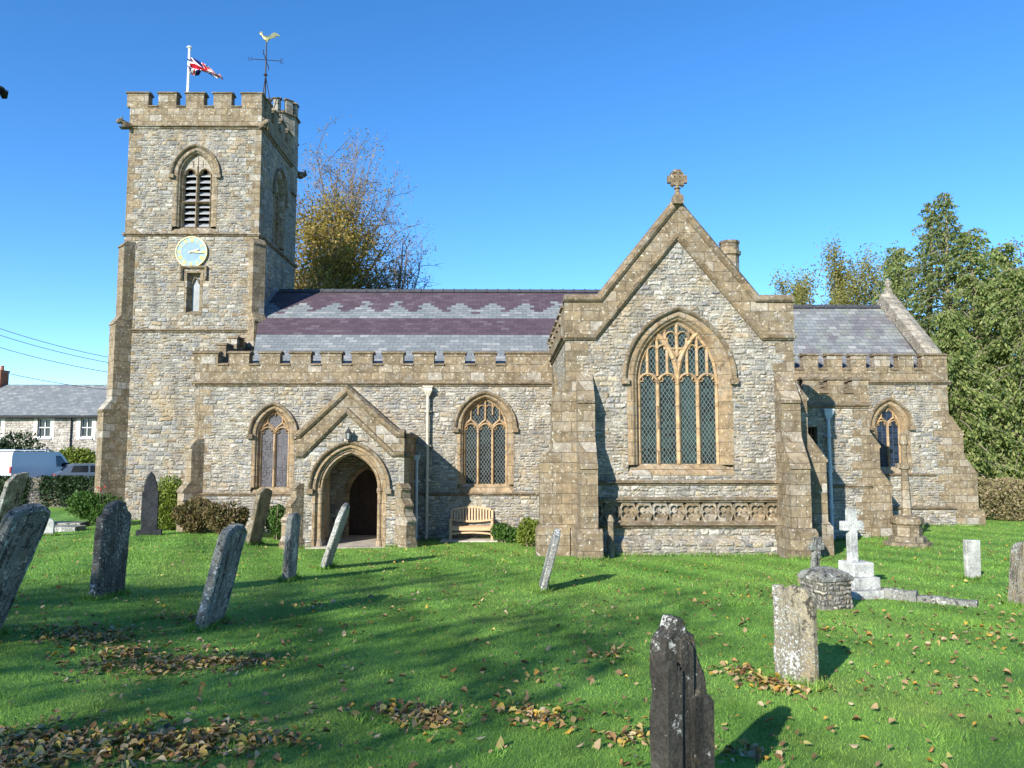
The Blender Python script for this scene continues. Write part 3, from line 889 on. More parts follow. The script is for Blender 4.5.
mb.loft([[(tx1 + .012, YT - .05, zt_(YT) - .05), (tx1 + .012, YR, zr - .05)], [(tx1 + .012, YT - .05, zt_(YT) + .22), (tx1 + .012, YR, zr + .22)]])
mb.build('flashing', LEAD, roof)
mb = MB(); mb.box(ax0 + .32, tr_x0, YA + .3, ye + .05, ze - .3, ze - .06); mb.box(ax0 + .32, xl + .4, ye + .05, YT - .01, ze - .3, ze - .061); mb.build('parapet_gutter', LEAD, roof)

# ================= porch
fp = Fr((0, YP, 0))
pz = lambda py: Zz(py, YP, 349)
dw = dict(hw=.80, rise=pz(454.5) - pz(489), spring=pz(489))
pg = X(347.6, 400, YP)
lo = [(px0 - .02, pz(455)), (X(303, 456, YP), pz(455)), (pg, pz(410.5)), (X(393, 453, YP), pz(454)), (px1, pz(454))]
hi = [(px0 - .02, pz(435.5)), (X(299, 436, YP), pz(435.5)), (pg, pz(390.5)), (0, 0), (0, 0)]
hi[3] = (X(398, 434, YP), pz(434.5)); hi[4] = (px1, pz(434.5))
mb = MB()
o_hw, o_ri = dw['hw'] + .30, dw['rise'] + .30
mb.plate(fp, [(px0, -.3), (pc - o_hw, -.3), (pc - o_hw, dw['spring'])] + arch(o_hw, o_ri, dw['spring'], 14, pc)[1:-1] + [(pc + o_hw, dw['spring']), (pc + o_hw, -.3), (px1, -.3), (px1, lo[4][1]), lo[3], lo[2], lo[1], (px0, lo[0][1])], [], -.45, 0)
for x0_, x1_ in ((px0, px0 + .35), (px1 - .35, px1)):
    mb.box(x0_, x1_, YP + .45, YA - .003, -.3, lo[0][1])
porch = mb.build('porch', [RUB, PALE_S], church)
LIME = plain('cream_limewash', (.42, .36, .26), .9, .1, 0, .2, 3)
for x_, s_ in ((px0 + .36, 1), (px1 - .36, -1)):        # lime-washed lining
    mb = MB()
    mb.box(min(x_, x_ + s_ * .02), max(x_, x_ + s_ * .02), YP + .46, YA - .004, .0, 2.6)
    mb.build('inner_lining', LIME, porch)
mb = MB(); mb.box(px0 + .36, px1 - .36, YP - .25, YA + .6, -.2, gz(pc, YP) + .03)
mb.build('porch_floor', plain('worn_flagstone', (.36, .32, .26), .85, .15, 0, .3, 3), porch)
mb = MB()
mb.plate(fp, [lo[0], lo[1], lo[2], lo[3], lo[4], hi[4], hi[3], hi[2], hi[1], hi[0]], [], -.36, .035, 0)
for x0_, x1_ in ((px0 - .02, px0 + .32), (px1 - .32, px1 + .02)):
    mb.box(x0_, x1_, YP + .365, YA - .006, lo[0][1], hi[0][1] - .03, 0)
    mb.box(x0_ - .05, x1_ + .05, YP + .12, YA - .007, hi[0][1] - .03, hi[0][1] + .07, 1)
    mb.box(x0_ - .07, x1_ + .07, YP + .1, YA - .008, lo[0][1] - .06, lo[0][1] + .04, 1)
par = mb.build('parapet', [ASH, ASH_S], porch)
mb = MB(); mould(mb, fp, hi, COPING); mb.build('coping', ASH_S, porch)
mb = MB(); mould(mb, fp, lo, STRING); mb.build('string_course', ASH_S, porch)
mb = MB()                                               # moulded doorway arch: orders stepping in
zb = gz(pc, YP) - .1
ring = lambda d, w: [fp(u, v, w) for u, v in arch_open(dw['hw'] + d, dw['rise'] + d, dw['spring'], zb, 14, pc)]
mb.loft([ring(.305, -.44), ring(.305, .01), ring(.22, .01), ring(.20, -.06), ring(.17, -.09), ring(.13, -.09), ring(.12, -.16), ring(.09, -.13), ring(.05, -.13), ring(.03, -.2), ring(0, -.24), ring(0, -.44)], False)
for s_ in (-1, 1):                                      # engaged shafts with caps and bases
    x_ = pc + s_ * (dw['hw'] + .085)
    mb.lathe(fp(x_, 0, -.10), [(.10, zb), (.10, zb + .2), (.075, zb + .3), (.058, zb + .36), (.058, dw['spring'] - .16), (.08, dw['spring'] - .12), (.09, dw['spring'] - .02), (.07, dw['spring'] + .03)], 10)
mb.build('doorway_arch', GOLD_S, porch)
hood_mould(Fr((pc, YP, 0)), dw['hw'] + .37, dw['rise'] + .36, dw['spring'], .11).build('hood_mould', ASH_S, porch)
mb = MB()
for s_, xa in ((1, px1), (-1, px0)):
    x_in = pc
    mb.add([(xa - s_ * .3, YP + .36, lo[0][1]), (pc, YP + .36, hi[2][1] - .3), (pc, YA + .05, hi[2][1] - .3), (xa - s_ * .3, YA + .05, lo[0][1])], [(0, 1, 2, 3)])
mb.build('porch_roof', LEAD, porch)
for fx, ang, nm in ((px1, 45, 0), (px0, -45, 1)):
    fb = Fr((fx, YP, 0), ang)
    buttress(fb, -.17, .17, -.3, [(Zz(520, YP - .2), .36), (Zz(505, YP - .1), .22), (Zz(488, YP), .09)], (Zz(538, YP - .2), .05), -.2).build('buttress', ASH, porch)
# inner church door, standing back in the aisle wall
mb = MB()
ring = lambda d, w: [fa(u, v, w) for u, v in arch_open(.60 + d, .9 + d, 1.5, -.1, 10, pc)]
mb.loft([ring(.16, -.3), ring(.16, .01), ring(.1, .01), ring(.05, -.08), ring(.0, -.16), ring(0, -.3)], False)
ind = mb.build('inner_doorway', ASH, porch)
mb = MB(); mb.plate(fa, arch_open(.62, .92, 1.5, -.1, 10, pc), [], -.32, -.26)
for i in range(6): mb.bar(fa, [(pc - .5 + i * .2, 0.1), (pc - .5 + i * .2, 2.0)], .012, -.27, -.25)
mb.build('inner_door', plain('dark_oak', (.035, .022, .014), .7, .2, 0, .4), porch)

# ================= transept
YQ = 20.4
fq = Fr((0, YQ, 0))
uc = (tr_x0 + tr_x1) / 2
qz = lambda py: Zz(py, YQ, 680)
apx_o, apx_i = qz(203.5), qz(235.6)
eo, ei = qz(299.5), qz(337.3)
ho = uc - X(600.3, 300.6, YQ); hi_ = X(764.4, 335.8, YQ) - uc
ho = (ho + X(757, 295, YQ) - uc) / 2; hi_ = (hi_ + uc - X(596, 338.7, YQ)) / 2
lo = [(tr_x0 - .03, ei), (uc - hi_, ei), (uc, apx_i), (uc + hi_, ei), (tr_x1 + .03, ei)]
hi = [(tr_x0 - .03, eo), (uc - ho, eo), (uc, apx_o), (uc + ho, eo), (tr_x1 + .03, eo)]
W4 = dict(uc=X(680.3, 420, YQ), hw=1.075, rise=qz(320.5) - qz(379), spring=qz(379), sill=qz(464))
z_st, z_fr1, z_fr0, z_pl = qz(482.5), qz(500.5), qz(523), qz(538)
f_u0, f_u1 = tr_x0 + .55, tr_x1 - .42
mb = MB()
mb.plate(fq, [(tr_x0, -.3), (tr_x1, -.3), (tr_x1, ei), (uc + hi_, ei), (uc, apx_i), (uc - hi_, ei), (tr_x0, ei)],
         [hole(W4, .17, .16), [(f_u0, z_fr0), (f_u1, z_fr0), (f_u1, z_fr1), (f_u0, z_fr1)]], -.6, 0)
ftw = Fr((tr_x0, YA + 4, 0), -90); fte = Fr((tr_x1, YQ, 0), 90)
TW = dict(uc=YA + 4 - 23.9, hw=.5, rise=.8, spring=qz(402), sill=2.2)
mb.plate(ftw, [(0, -.3), (9.6 - .6, -.3), (9.6 - .6, ei), (0, ei)], [hole(TW, .16, .12)], -.6, 0)
mb.fbox(fte, .6, 10, -.3, ei, -.6, 0)
mb.prof(fq, [(0, -.3), (.16, -.3), (.16, z_pl - .1), (0.0, z_pl + .02)], tr_x0 + .5, tr_x1 - .4)
quoins(mb, (tr_x0, YQ), .4, ei - .1, 8, mi=1)
quoins(mb, (tr_x1, YQ), .4, ei - .1, 9, mi=1, dirs=((-1, 0), (0, 1)))
transept = mb.build('transept', [RUB, ASH], church)
mb = MB()
mb.plate(fq, lo + hi[::-1], [], -.42, .04, 0)
for f_, a, b in ((ftw, .2, 9.17), (fte, .43, 9.6)):
    battlement(mb, f_, a, b, ei, eo - .42, eo - .05, even_merlons(a + .04, b - .04, 8, .55), -.32, .036)
mb.build('parapet', [ASH, ASH_S], transept)
mb = MB(); mould(mb, fq, hi, COPING); mb.build('coping', ASH_S, transept)
mb = MB(); mould(mb, fq, lo, STRING)
string_prof(mb, ftw, .1, 9.58, ei, .17, .12); string_prof(mb, fte, .02, 9.6, ei, .17, .12)
string_prof(mb, fq, tr_x0 + .55, tr_x1 - .45, z_st, .13, .11)
string_prof(mb, fq, tr_x0 + .55, tr_x1 - .45, z_fr1 + .03, .13, .10)
string_prof(mb, fq, tr_x0 + .55, tr_x1 - .45, z_fr0 - .04, .16, .14)
mb.build('string_course', ASH_S, transept)
# carved quatrefoil frieze
mb = MB()
fh = z_fr1 - z_fr0 - .06; n = 12; pw = (f_u1 - f_u0) / n; holes = []
cz = (z_fr0 + z_fr1) / 2
def foil(cx, cy, r_, lobes, a0, seg=6):
    pts = []
    for k in range(lobes):
        a = a0 + 2 * math.pi * k / lobes; d = r_ * .52; rl = r_ * .47
        for j in range(seg):
            t = a + (j / (seg - 1) - .5) * R(215 if lobes == 4 else 200)
            pts.append((cx + d * math.cos(a) + rl * math.cos(t), cy + d * math.sin(a) + rl * math.sin(t)))
    return pts
for i in range(n):
    cx = f_u0 + pw * (i + .5)
    holes.append(foil(cx, cz, min(pw, fh) * .47, 4, R(45)))
for i in range(n - 1):
    cx = f_u0 + pw * (i + 1)
    for s_ in (-1, 1):
        d = .035 if s_ > 0 else .035
        y0 = cz + s_ * fh * .44; y1 = cz + s_ * fh * .13
        holes.append([(cx - .055, y0), (cx + .055, y0), (cx, y1)])
mb.plate(fq, [(f_u0, z_fr0 + .004), (f_u1, z_fr0 + .004), (f_u1, z_fr1 - .004), (f_u0, z_fr1 - .004)], holes, -.12, -.02, 0)
mb.fbox(fq, f_u0, f_u1, z_fr0 + .002, z_fr1 - .002, -.4, -.121, 0)
for i in range(n):
    cx = f_u0 + pw * (i + .5)
    mb.lathe(fq(cx, cz, -.11) - Vector((0, 0, .035)), [(.001, 0), (.04, .02), (.04, .05), (.001, .07)], 8)
mb.build('quatrefoil_frieze', ASH, transept)
for u0_, u1_ in ((tr_x0 + .27, tr_x0 + .71), (tr_x1 - .54, tr_x1 - .04)):
    buttress(fq, u0_, u1_, -.3, [(Zz(467, YQ - 1.0, 600), 1.0), (Zz(401, YQ - .5, 600), .5)], (Zz(528, YQ - 1.0, 600), .14)).build('buttress', ASH, transept)
fl = Fr((tr_x0, YQ, 0), -90); fr_ = Fr((tr_x1, YQ, 0), 90)
buttress(fl, -.62, -.02, -.3, [(qz(466), .70), (qz(402), .38)], (qz(526), .1)).build('buttress', ASH, transept)
buttress(fr_, .08, .72, -.3, [(qz(460), .82), (qz(398), .36)], (qz(522), .1)).build('buttress', ASH, transept)
church_window('transept_window', fq, lights=4, kind='four', glass=GLASS_G, parent=church, r_=.06, band=.17, splay=.16, **W4)
church_window('transept_side_window', ftw, lights=2, kind='two', glass=GLASS_L, parent=church, **TW)
mb = MB()
zrt = apx_o - .35; ze_t = eo - .5
mb.add([(tr_x0 + .3, YQ + .4, ze_t), (uc, YQ + .4, zrt), (uc, YR, zrt), (tr_x0 + .3, YR, ze_t)], [(0, 1, 2, 3)])
mb.add([(tr_x1 - .3, YQ + .4, ze_t), (uc, YQ + .4, zrt), (uc, YR + 2, zrt), (tr_x1 - .3, YR + 2, ze_t)], [(0, 1, 2, 3)])
mb.build('transept_roof', SLATE_C, church)
# gable cross: a cross crosslet on a moulded stem
g = P(674, 203, YQ); gx = uc; gy = YQ - .1
mb = MB()
f_ = Fr((gx, gy, 0)); z0 = apx_o + .05; zt_c = P(674, 171.5, gy).z
ar = .225; cc_z = zt_c - ar
mb.fbox(f_, -.14, .14, z0 - .12, z0 + .1, -.14, .14); mb.fbox(f_, -.10, .10, z0 + .1, z0 + .16, -.1, .1)
mb.lathe((gx, gy, 0), [(.08, z0 + .16), (.06, z0 + .3), (.10, z0 + .33), (.06, z0 + .37), (.055, cc_z)], 8)
mb.fbox(f_, -.05, .05, cc_z - ar * .9, zt_c, -.05, .05); mb.fbox(f_, -ar, ar, cc_z - .05, cc_z + .05, -.049, .049)
for s_ in (-1, 1):
    mb.fbox(f_, s_ * ar * .58 - .045, s_ * ar * .58 + .045, cc_z - ar * .75, cc_z + ar * .75, -.046, .046)
    mb.fbox(f_, -ar * .75, ar * .75, cc_z + s_ * ar * .55 - .043, cc_z + s_ * ar * .55 + .043, -.044, .044)
    mb.fbox(f_, s_ * ar - .04, s_ * ar + .04, cc_z - .1, cc_z + .1, -.06, .06)
    for t_ in (-1, 1):
        mb.lathe(f_(s_ * ar * .58, cc_z + t_ * ar * .72 - .06, 0), [(.01, 0), (.07, .06), (.01, .12)], 6)
mb.fbox(f_, -.1, .1, zt_c - .04, zt_c + .04, -.061, .061)
mb.build('gable_cross', ASH_S, church)
# octagonal chimney behind the gable
cy = 25.0; cpx = X(729.5, 260, cy); zc0 = P(730, 300, cy).z; zc1 = P(730, 242, cy).z; rc = (X(740.4, 250, cy) - X(719, 250, cy)) / 2
mb = MB()
mb.lathe((cpx, cy, 0), [(rc * .86, zc0 - 2.5), (rc * .86, zc1 - .52), (rc * 1.04, zc1 - .46), (rc * 1.06, zc1 - .36), (rc * .88, zc1 - .32), (rc * .88, zc1 - .1), (rc * .96, zc1 - .08), (rc * .96, zc1), (rc * .6, zc1), (rc * .55, zc1 - .3)], 8, 0, R(22.5))
mb.build('chimney', ASH, church)

# ================= vestry
YV = 25.0
fv = Fr((0, YV, 0))
vx1 = X(869.4, 430, YV)
vz_s, vz_c, vz_t = Zz(405.5, YV, 840), Zz(391.5, YV, 840), Zz(377, YV, 840)
YC = 29.0
sw = (X(807, 436, YV), X(817.5, 436, YV), Zz(444.6, YV, 812), Zz(427, YV, 812))
mb = MB()
mb.plate(fv, [(tr_x1 + .003, -.3), (vx1, -.3), (vx1, vz_s), (tr_x1 + .003, vz_s)], [[(sw[0], sw[2]), (sw[1], sw[2]), (sw[1], sw[3]), (sw[0], sw[3])]], -.5, 0)
mb.fbox(Fr((vx1, YV, 0), 90), .5, 4.0, -.3, vz_s, -.5, 0)
quoins(mb, (vx1, YV), .4, vz_s - .1, 12, mi=1, dirs=((-1, 0), (0, 1)))
vestry = mb.build('vestry', [RUB, ASH], church)
mb = MB()
vm = even_merlons(X(803, 378, YV) - .02, vx1 + .02, 3, .52)
battlement(mb, fv, tr_x1 + .01, vx1 + .02, vz_s + .07, vz_c, vz_t, vm, -.3, .03)
battlement(mb, Fr((vx1, YV, 0), 90), .36, 3.9, vz_s + .07, vz_c - .004, vz_t - .004, even_merlons(.42, 3.85, 4, .5), -.3, .028)
mb.build('parapet', [ASH, ASH_S], vestry)
mb = MB()
string_prof(mb, fv, tr_x1 + .01, vx1 + .1, vz_s, .17, .13); string_prof(mb, Fr((vx1, YV, 0), 90), -.1, 3.9, vz_s, .17, .13)
mb.build('string_course', ASH_S, vestry)
mb = MB(); string_prof(mb, fv, tr_x1 + .01, vx1 + .02, Zz(486, YV, 850), .12, .08)
mb.build('string_course', ASH_S, vestry)
zv = lambda py: Zz(py, YV, 885)
buttress(Fr((vx1, YV, 0), 90), .03, .62, -.3, [(zv(486), .66), (zv(446), .32)], (zv(520), .1)).build('buttress', ASH, vestry)
mb = MB(); mb.box(tr_x1 + .05, vx1 - .35, YV + .35, YC - .05, vz_s - .15, vz_s + .1); mb.build('vestry_roof', LEAD, vestry)
mb = MB()
mb.fbox(fv, sw[0], sw[1], sw[2], sw[3], -.3, -.28)
for t in np.linspace(0, 1, 4): mb.fbox(fv, sw[0] + (sw[1] - sw[0] - .03) * t, sw[0] + (sw[1] - sw[0] - .03) * t + .03, sw[2], sw[3], -.279, -.2, 1)
mb.fbox(fv, sw[0] + .002, sw[1] - .002, (sw[2] + sw[3]) / 2 - .02, (sw[2] + sw[3]) / 2 + .02, -.278, -.19, 1)
mb.build('small_window', [DARK, plain('brown_oak', (.14, .075, .035), .7)], vestry)

# ================= chancel
fcn = Fr((0, YC, 0))
cx1 = X(948.3, 410, YC)
cz_s, cz_c, cz_t = Zz(382.4, YC, 900), Zz(368.6, YC, 900), Zz(353.2, YC, 900)
WC = dict(uc=X(890.5, 430, YC), hw=.455, rise=Zz(407.3, YC, 890) - Zz(426.5, YC, 890), spring=Zz(426.5, YC, 890), sill=Zz(467, YC, 890))
crz = P(840, 307, YR).z
mb = MB()
mb.plate(fcn, [(tr_x1 + .01, -.3), (cx1, -.3), (cx1, cz_s), (tr_x1 + .01, cz_s)], [hole(WC, .16, .12)], -.6, 0)
fce = Fr((cx1, YC, 0), 90)
mb.plate(fce, [(.6, -.3), (2 * (YR - YC), -.3), (2 * (YR - YC), cz_s), (YR - YC, crz + .2), (.6, cz_s + .1)], [], -.6, 0)
zpl = Zz(508, YC, 930)
mb.prof(fcn, [(0, -.3), (.13, -.3), (.13, zpl - .1), (0, zpl)], vx1 + .7, cx1 - .0)
mb.prof(fcn, [(0, -.3), (.26, -.3), (.26, zpl - .5), (.12, zpl - .4)], vx1 + .7, cx1 - .01)
quoins(mb, (cx1, YC), zpl, cz_s - .1, 14, mi=1, dirs=((-1, 0), (0, 1)))
chancel = mb.build('chancel', [RUB, ASH], church)
mb = MB()
cm0 = X(793, 355, YC)
per = .885
ml = []; u = cx1 + .02
ml.append((u - .95, u)); u -= .95 + .33
while u - .58 > tr_x1 + .1: ml.append((u - .58, u)); u -= .58 + .33
battlement(mb, fcn, tr_x1 + .02, cx1 + .02, cz_s + .07, cz_c, cz_t, ml[::-1], -.32, .03)
mb.build('parapet', [ASH, ASH_S], chancel)
mb = MB()
string_prof(mb, fcn, tr_x1 + .02, cx1 + .12, cz_s, .16, .13)
string_prof(mb, fcn, vx1 + .7, cx1 - .6, Zz(474.7, YC, 930), .12, .08)
string_prof(mb, fcn, vx1 + .71, cx1 + .05, zpl, .13, .19)
mb.build('string_course', ASH_S, chancel)
zk = lambda py: Zz(py, YC, 965)
buttress(Fr((cx1, YC, 0), 90), .015, .65, -.3, [(zk(474), .98), (zk(434), .52)], (zpl, .16)).build('buttress', ASH, chancel)
church_window('chancel_window', fcn, lights=2, kind='two', glass=GLASS_C, parent=church, r_=.045, **WC)
ce_y, ce_z = YC + .34, cz_c - .1
mb = MB()
sx1 = cx1 - .45
mb.add([(tr_x1 - .35, ce_y, ce_z), (sx1, ce_y, ce_z), (sx1, YR, crz), (tr_x1 - .35, YR, crz), (tr_x1 - .35, 2 * YR - ce_y, ce_z), (sx1, 2 * YR - ce_y, ce_z)], [(0, 1, 2, 3), (3, 2, 5, 4)])
croof = mb.build('chancel_roof', SLATE_C, church)
mb = MB(); x = tr_x1 - .2
while x < sx1 - .3:
    mb.loft([[(xx, YR + y, crz + z) for y, z in ((-.17, -.06), (-.05, .09), (.05, .09), (.17, -.06))] for xx in (x, x + .46)], False); x += .48
mb.build('ridge_tiles', plain('dark_ridge_tile_b', (.05, .052, .06), .6), croof)
mb = MB()                                               # raking coping of the east gable
for s_ in (1, -1):
    pts = [(YR, crz + .55), (YR - s_ * (YR - YC - .30), cz_t + .08)]
    a = [(YR, crz + .28), (YR, crz + .02), pts[1]]
    mb.loft([[(sx1 - .12, y, z - .55), (sx1 - .12, y, z), (sx1 + .16, y, z + .12), (cx1 + .03, y, z), (cx1 + .03, y, z - .55)] for y, z in (pts[1], pts[0])], True, 0, True)
mb.lathe((sx1 + .2, YR, 0), [(.2, crz + .5), (.16, crz + .75), (.08, crz + .85), (.14, crz + 1.05), (.05, crz + 1.25)], 8)
mb.build('gable_coping', BLUE_A, chancel)

# ================= rainwater pipes
def downpipe(px_top, py_top, py_bot, Y, wallY, rad, mat, hop, name='drainpipe'):
    t = P(px_top, py_top, Y); zb_ = gz(t.x, Y) + .05
    mb = MB()
    mb.tube([(t.x, Y, t.z - hop * .8), (t.x, Y, zb_ + .15), (t.x, Y - .1, zb_)], rad, 10)
    z = t.z - .9
    while z > zb_ + .3:
        mb.tube([(t.x, Y, z), (t.x, Y, z + .09)], rad * 1.3, 10); mb.box(t.x - .11, t.x + .11, Y + rad * .6, wallY - .001, z + .02, z + .07); z -= 1.15
    p_ = mb.build(name, mat, church, smooth=False)
    mb = MB()
    mb.loft([[(t.x + sx * w_, Y + .02 + sy * w_ * .8, z) for sx, sy in ((-1, -1), (1, -1), (1, 1), (-1, 1))] for w_, z in ((rad * 1.1, t.z - hop), (hop * .42, t.z - hop * .45), (hop * .42, t.z - .05), (hop * .5, t.z - .05), (hop * .5, t.z))], True, 0, True)
    mb.build('hopper', mat, p_)
CREAM = plain('cream_pipe_paint', (.46, .42, .33), .6, .3, 0, .2, 5)
PGREY = plain('pale_grey_pipe_paint', (.42, .46, .49), .55, .3, 0, .15, 5)
downpipe(428, 386, 540, YA - .16, YA, .05, CREAM, .34)
downpipe(827.8, 409, 529, YV - .16, YV, .06, PGREY, .34)
downpipe(417, 455, 540, YA - .9, YA - .83, .04, PGREY, .2)

# ================= ground
def np_mesh(name, V, F, mat, smooth=False):
    me = bpy.data.meshes.new(name)
    n = F.shape[1]
    me.vertices.add(len(V)); me.vertices.foreach_set('co', V.astype(np.float32).ravel())
    me.loops.add(F.size); me.loops.foreach_set('vertex_index', F.astype(np.int32).ravel())
    me.polygons.add(len(F)); me.polygons.foreach_set('loop_start', (np.arange(len(F)) * n).astype(np.int32))
    if smooth: me.polygons.foreach_set('use_smooth', np.ones(len(F), bool))
    me.update(calc_edges=True); me.validate()
    for m_ in (mat if isinstance(mat, list) else [mat]): me.materials.append(m_)
    return me
def np_object(name, V, F, mat, parent=None, smooth=False):
    b_ = base_of(parent) if parent else Vector((0, 0, 0))
    o = bpy.data.objects.new(name, np_mesh(name, V - np.array(b_), F, mat, smooth)); C.objects.link(o)
    if parent: o.parent = parent
    return o

def grass_mat(name, blade=False):
    m = Mt(name, .7, .15)
    x, y, z = m.xyz()
    a = m.noise(None, .45, 4, .6); b_ = m.noise(None, 2.3, 5, .7)
    c = m.ramp(a, [(.3, (.075, .185, .034)), (.5, (.125, .245, .046)), (.7, (.21, .32, .075))])
    c = m.mix(.6, c, m.ramp(b_, [(.25, (.55, .6, .6)), (.5, (1, 1, 1)), (.75, (1.4, 1.3, 1.2))]), 'MULTIPLY')
    # mown stripes: alternate nap
    st = m.math('SINE', m.math('ADD', m.math('MULTIPLY', m.math('ADD', m.math('MULTIPLY', x, .95), m.math('MULTIPLY', y, .34)), 3.9), m.math('MULTIPLY', a, 3.0)))
    c = m.mix(m.math('MULTIPLY', m.math('ADD', st, 1.0), .34), c, (.19, .36, .07))
    moss = m.ramp(m.noise(None, 1.05, 5, .7), [(.55, 0.0), (.68, .5)])
    c = m.mix(moss, c, (.16, .235, .05))
    if blade:
        c = m.mix(1.0, c, m.ramp(m.island(), [(0, (.6, .65, .6)), (.6, (1.1, 1.1, 1.0)), (.93, (1.5, 1.35, 1.2)), (1, (2.4, 1.7, 2.0))]), 'MULTIPLY')
        m.color(c)
        t = m.n('ShaderNodeBsdfTranslucent'); m.put(t.inputs['Color'], c)
        mx = m.n('ShaderNodeMixShader'); mx.inputs[0].default_value = .3
        m.nt.links.new(m.b.outputs[0], mx.inputs[1]); m.nt.links.new(t.outputs[0], mx.inputs[2])
        m.nt.links.new(mx.outputs[0], m.nt.nodes['Material Output'].inputs['Surface'])
    else:
        f_ = m.noise(m.scale(m.co, (60, 40, 1)), 1.0, 4, .7)
        c = m.mix(.7, c, m.ramp(f_, [(.3, (.45, .5, .45)), (.7, (1.45, 1.4, 1.3))]), 'MULTIPLY')
        m.color(c)
        m.bump(f_, .8, .03)
    return m.m
def axis(lo_, hi_, fine_lo, fine_hi, step, n):
    a = np.arange(fine_lo, fine_hi + step / 2, step)
    g1 = fine_lo - (np.geomspace(1, 1 + fine_lo - lo_, n) - 1)[1:][::-1]
    g2 = fine_hi + (np.geomspace(1, 1 + hi_ - fine_hi, n) - 1)[1:]
    return np.concatenate([g1, a, g2])
xs, ys = axis(-900, 900, -34, 30, .5, 24), axis(-300, 1200, -2, 50, .5, 26)
gx, gy = np.meshgrid(xs, ys)
V = np.stack([gx, gy, ground(gx, gy)], -1).reshape(-1, 3)
nx, ny = len(xs), len(ys)
i, j = np.meshgrid(np.arange(nx - 1), np.arange(ny - 1)); k = (j * nx + i).ravel()
F = np.stack([k, k + 1, k + nx + 1, k + nx], -1)
tag(np_object('ground', V, F, grass_mat('mown_lawn'), smooth=True), kind='structure')

rng = np.random.default_rng(7)
def keep_out(x, y):
    """where the church stands"""
    return ((x > tr_x0 - .8) & (x < tr_x1 + 1.0) & (y > YQ - 1.1)) | ((x > ax0 - .6) & (x < 2) & (y > YA - .05)) | ((x > px0 - .4) & (x < px1 + .4) & (y > YP - .4)) | ((x > 7) & (x < vx1 + .8) & (y > YV - .1)) | ((x > 7) & (x < cx1 + 1.1) & (y > YC - .3)) | ((x > tx0 - 1) & (x < tx1 + .5) & (y > YT - 1))
def scatter(n, y0, y1, spread=.95, xa=0.0):
    y = np.sqrt(rng.random(n) * (y1 ** 2 - y0 ** 2) + y0 ** 2); x = (rng.random(n) * 2 - 1) * (y * spread + 1.2) + xa
    ok = ~keep_out(x, y)
    return x[ok], y[ok]
STONES = []                                   # feet of the stones, where the mower does not reach
def sow_grass():
    Vs = []
    def blades(x, y, h, w, lo_=.45, hi_=1.25):
        n = len(x); z = ground(x, y) - .004
        hh = h * rng.uniform(lo_, hi_, n); az = rng.uniform(0, 2 * np.pi, n); ln = rng.normal(0, .5, (n, 2)) * hh[:, None]
        dx, dy = np.cos(az) * w / 2, np.sin(az) * w / 2
        Vs.append(np.stack([np.stack([x - dx, y - dy, z], -1), np.stack([x + dx, y + dy, z], -1), np.stack([x + ln[:, 0], y + ln[:, 1], z + hh], -1)], 1))
    for n, y0, y1, h, w in ((180000, 3.2, 7, .031, .0055), (155000, 7, 12, .033, .009), (130000, 12, 19, .037, .015), (80000, 19, 30, .042, .025)):
        blades(*scatter(n, y0, y1), h, w)
    # rougher tufts here and there
    for _ in range(420):
        x0, y0 = scatter(1, 3.4, 22)
        if len(x0):
            k = int(rng.integers(15, 45)); blades(rng.normal(x0[0], .07, k), rng.normal(y0[0], .07, k), .065, .008 + .0008 * y0[0])
    for sx, sy, hw_, ht, yaw in STONES:
        n = 420; q = rng.uniform(-1, 1, n) * (hw_ + .06); side = np.where(rng.random(n) < .5, -1, 1) * (ht + np.abs(rng.normal(0, .045, n)))
        c_, s_ = math.cos(yaw), math.sin(yaw)
        blades(sx + side * c_ - q * s_, sy + side * s_ + q * c_, .11, .007 + .0007 * sy, .3, 1.2)
        n = 120; q = np.where(rng.random(n) < .5, -1, 1) * (hw_ + np.abs(rng.normal(0, .05, n))); side = rng.uniform(-1, 1, n) * ht
        blades(sx + side * c_ - q * s_, sy + side * s_ + q * c_, .11, .007 + .0007 * sy, .3, 1.2)
    # along the foot of the church walls
    for (xa, ya), (xb, yb) in (((tr_x0 + .7, YQ - .2), (tr_x1 - .5, YQ - .2)), ((tr_x0, YQ - 1.22), (tr_x0 + .9, YQ - 1.22)), ((tr_x1 - .7, YQ - 1.22), (tr_x1 + .1, YQ - 1.22)), ((px1 + .3, YA - .06), (tr_x0 - .6, YA - .06)), ((tr_x1 + .9, YV - .06), (vx1 + .8, YV - .06)), ((vx1 + .7, YC - .3), (cx1 + 1.1, YC - .3)), ((px0 - .4, YP - .1), (pc - 1.1, YP - .1)), ((pc + 1.1, YP - .1), (px1 + .3, YP - .1))):
        n = int(260 * math.hypot(xb - xa, yb - ya)); t_ = rng.random(n); blades(xa + (xb - xa) * t_, ya + (yb - ya) * t_ - np.abs(rng.normal(0, .06, n)), .12, .016, .2, 1.3)
    V = np.concatenate(Vs).reshape(-1, 3)
    tag(np_object('grass', V, np.arange(len(V)).reshape(-1, 3), grass_mat('grass_blades', True)), 'short mown green grass of the churchyard lawn', 'grass', kind='stuff')

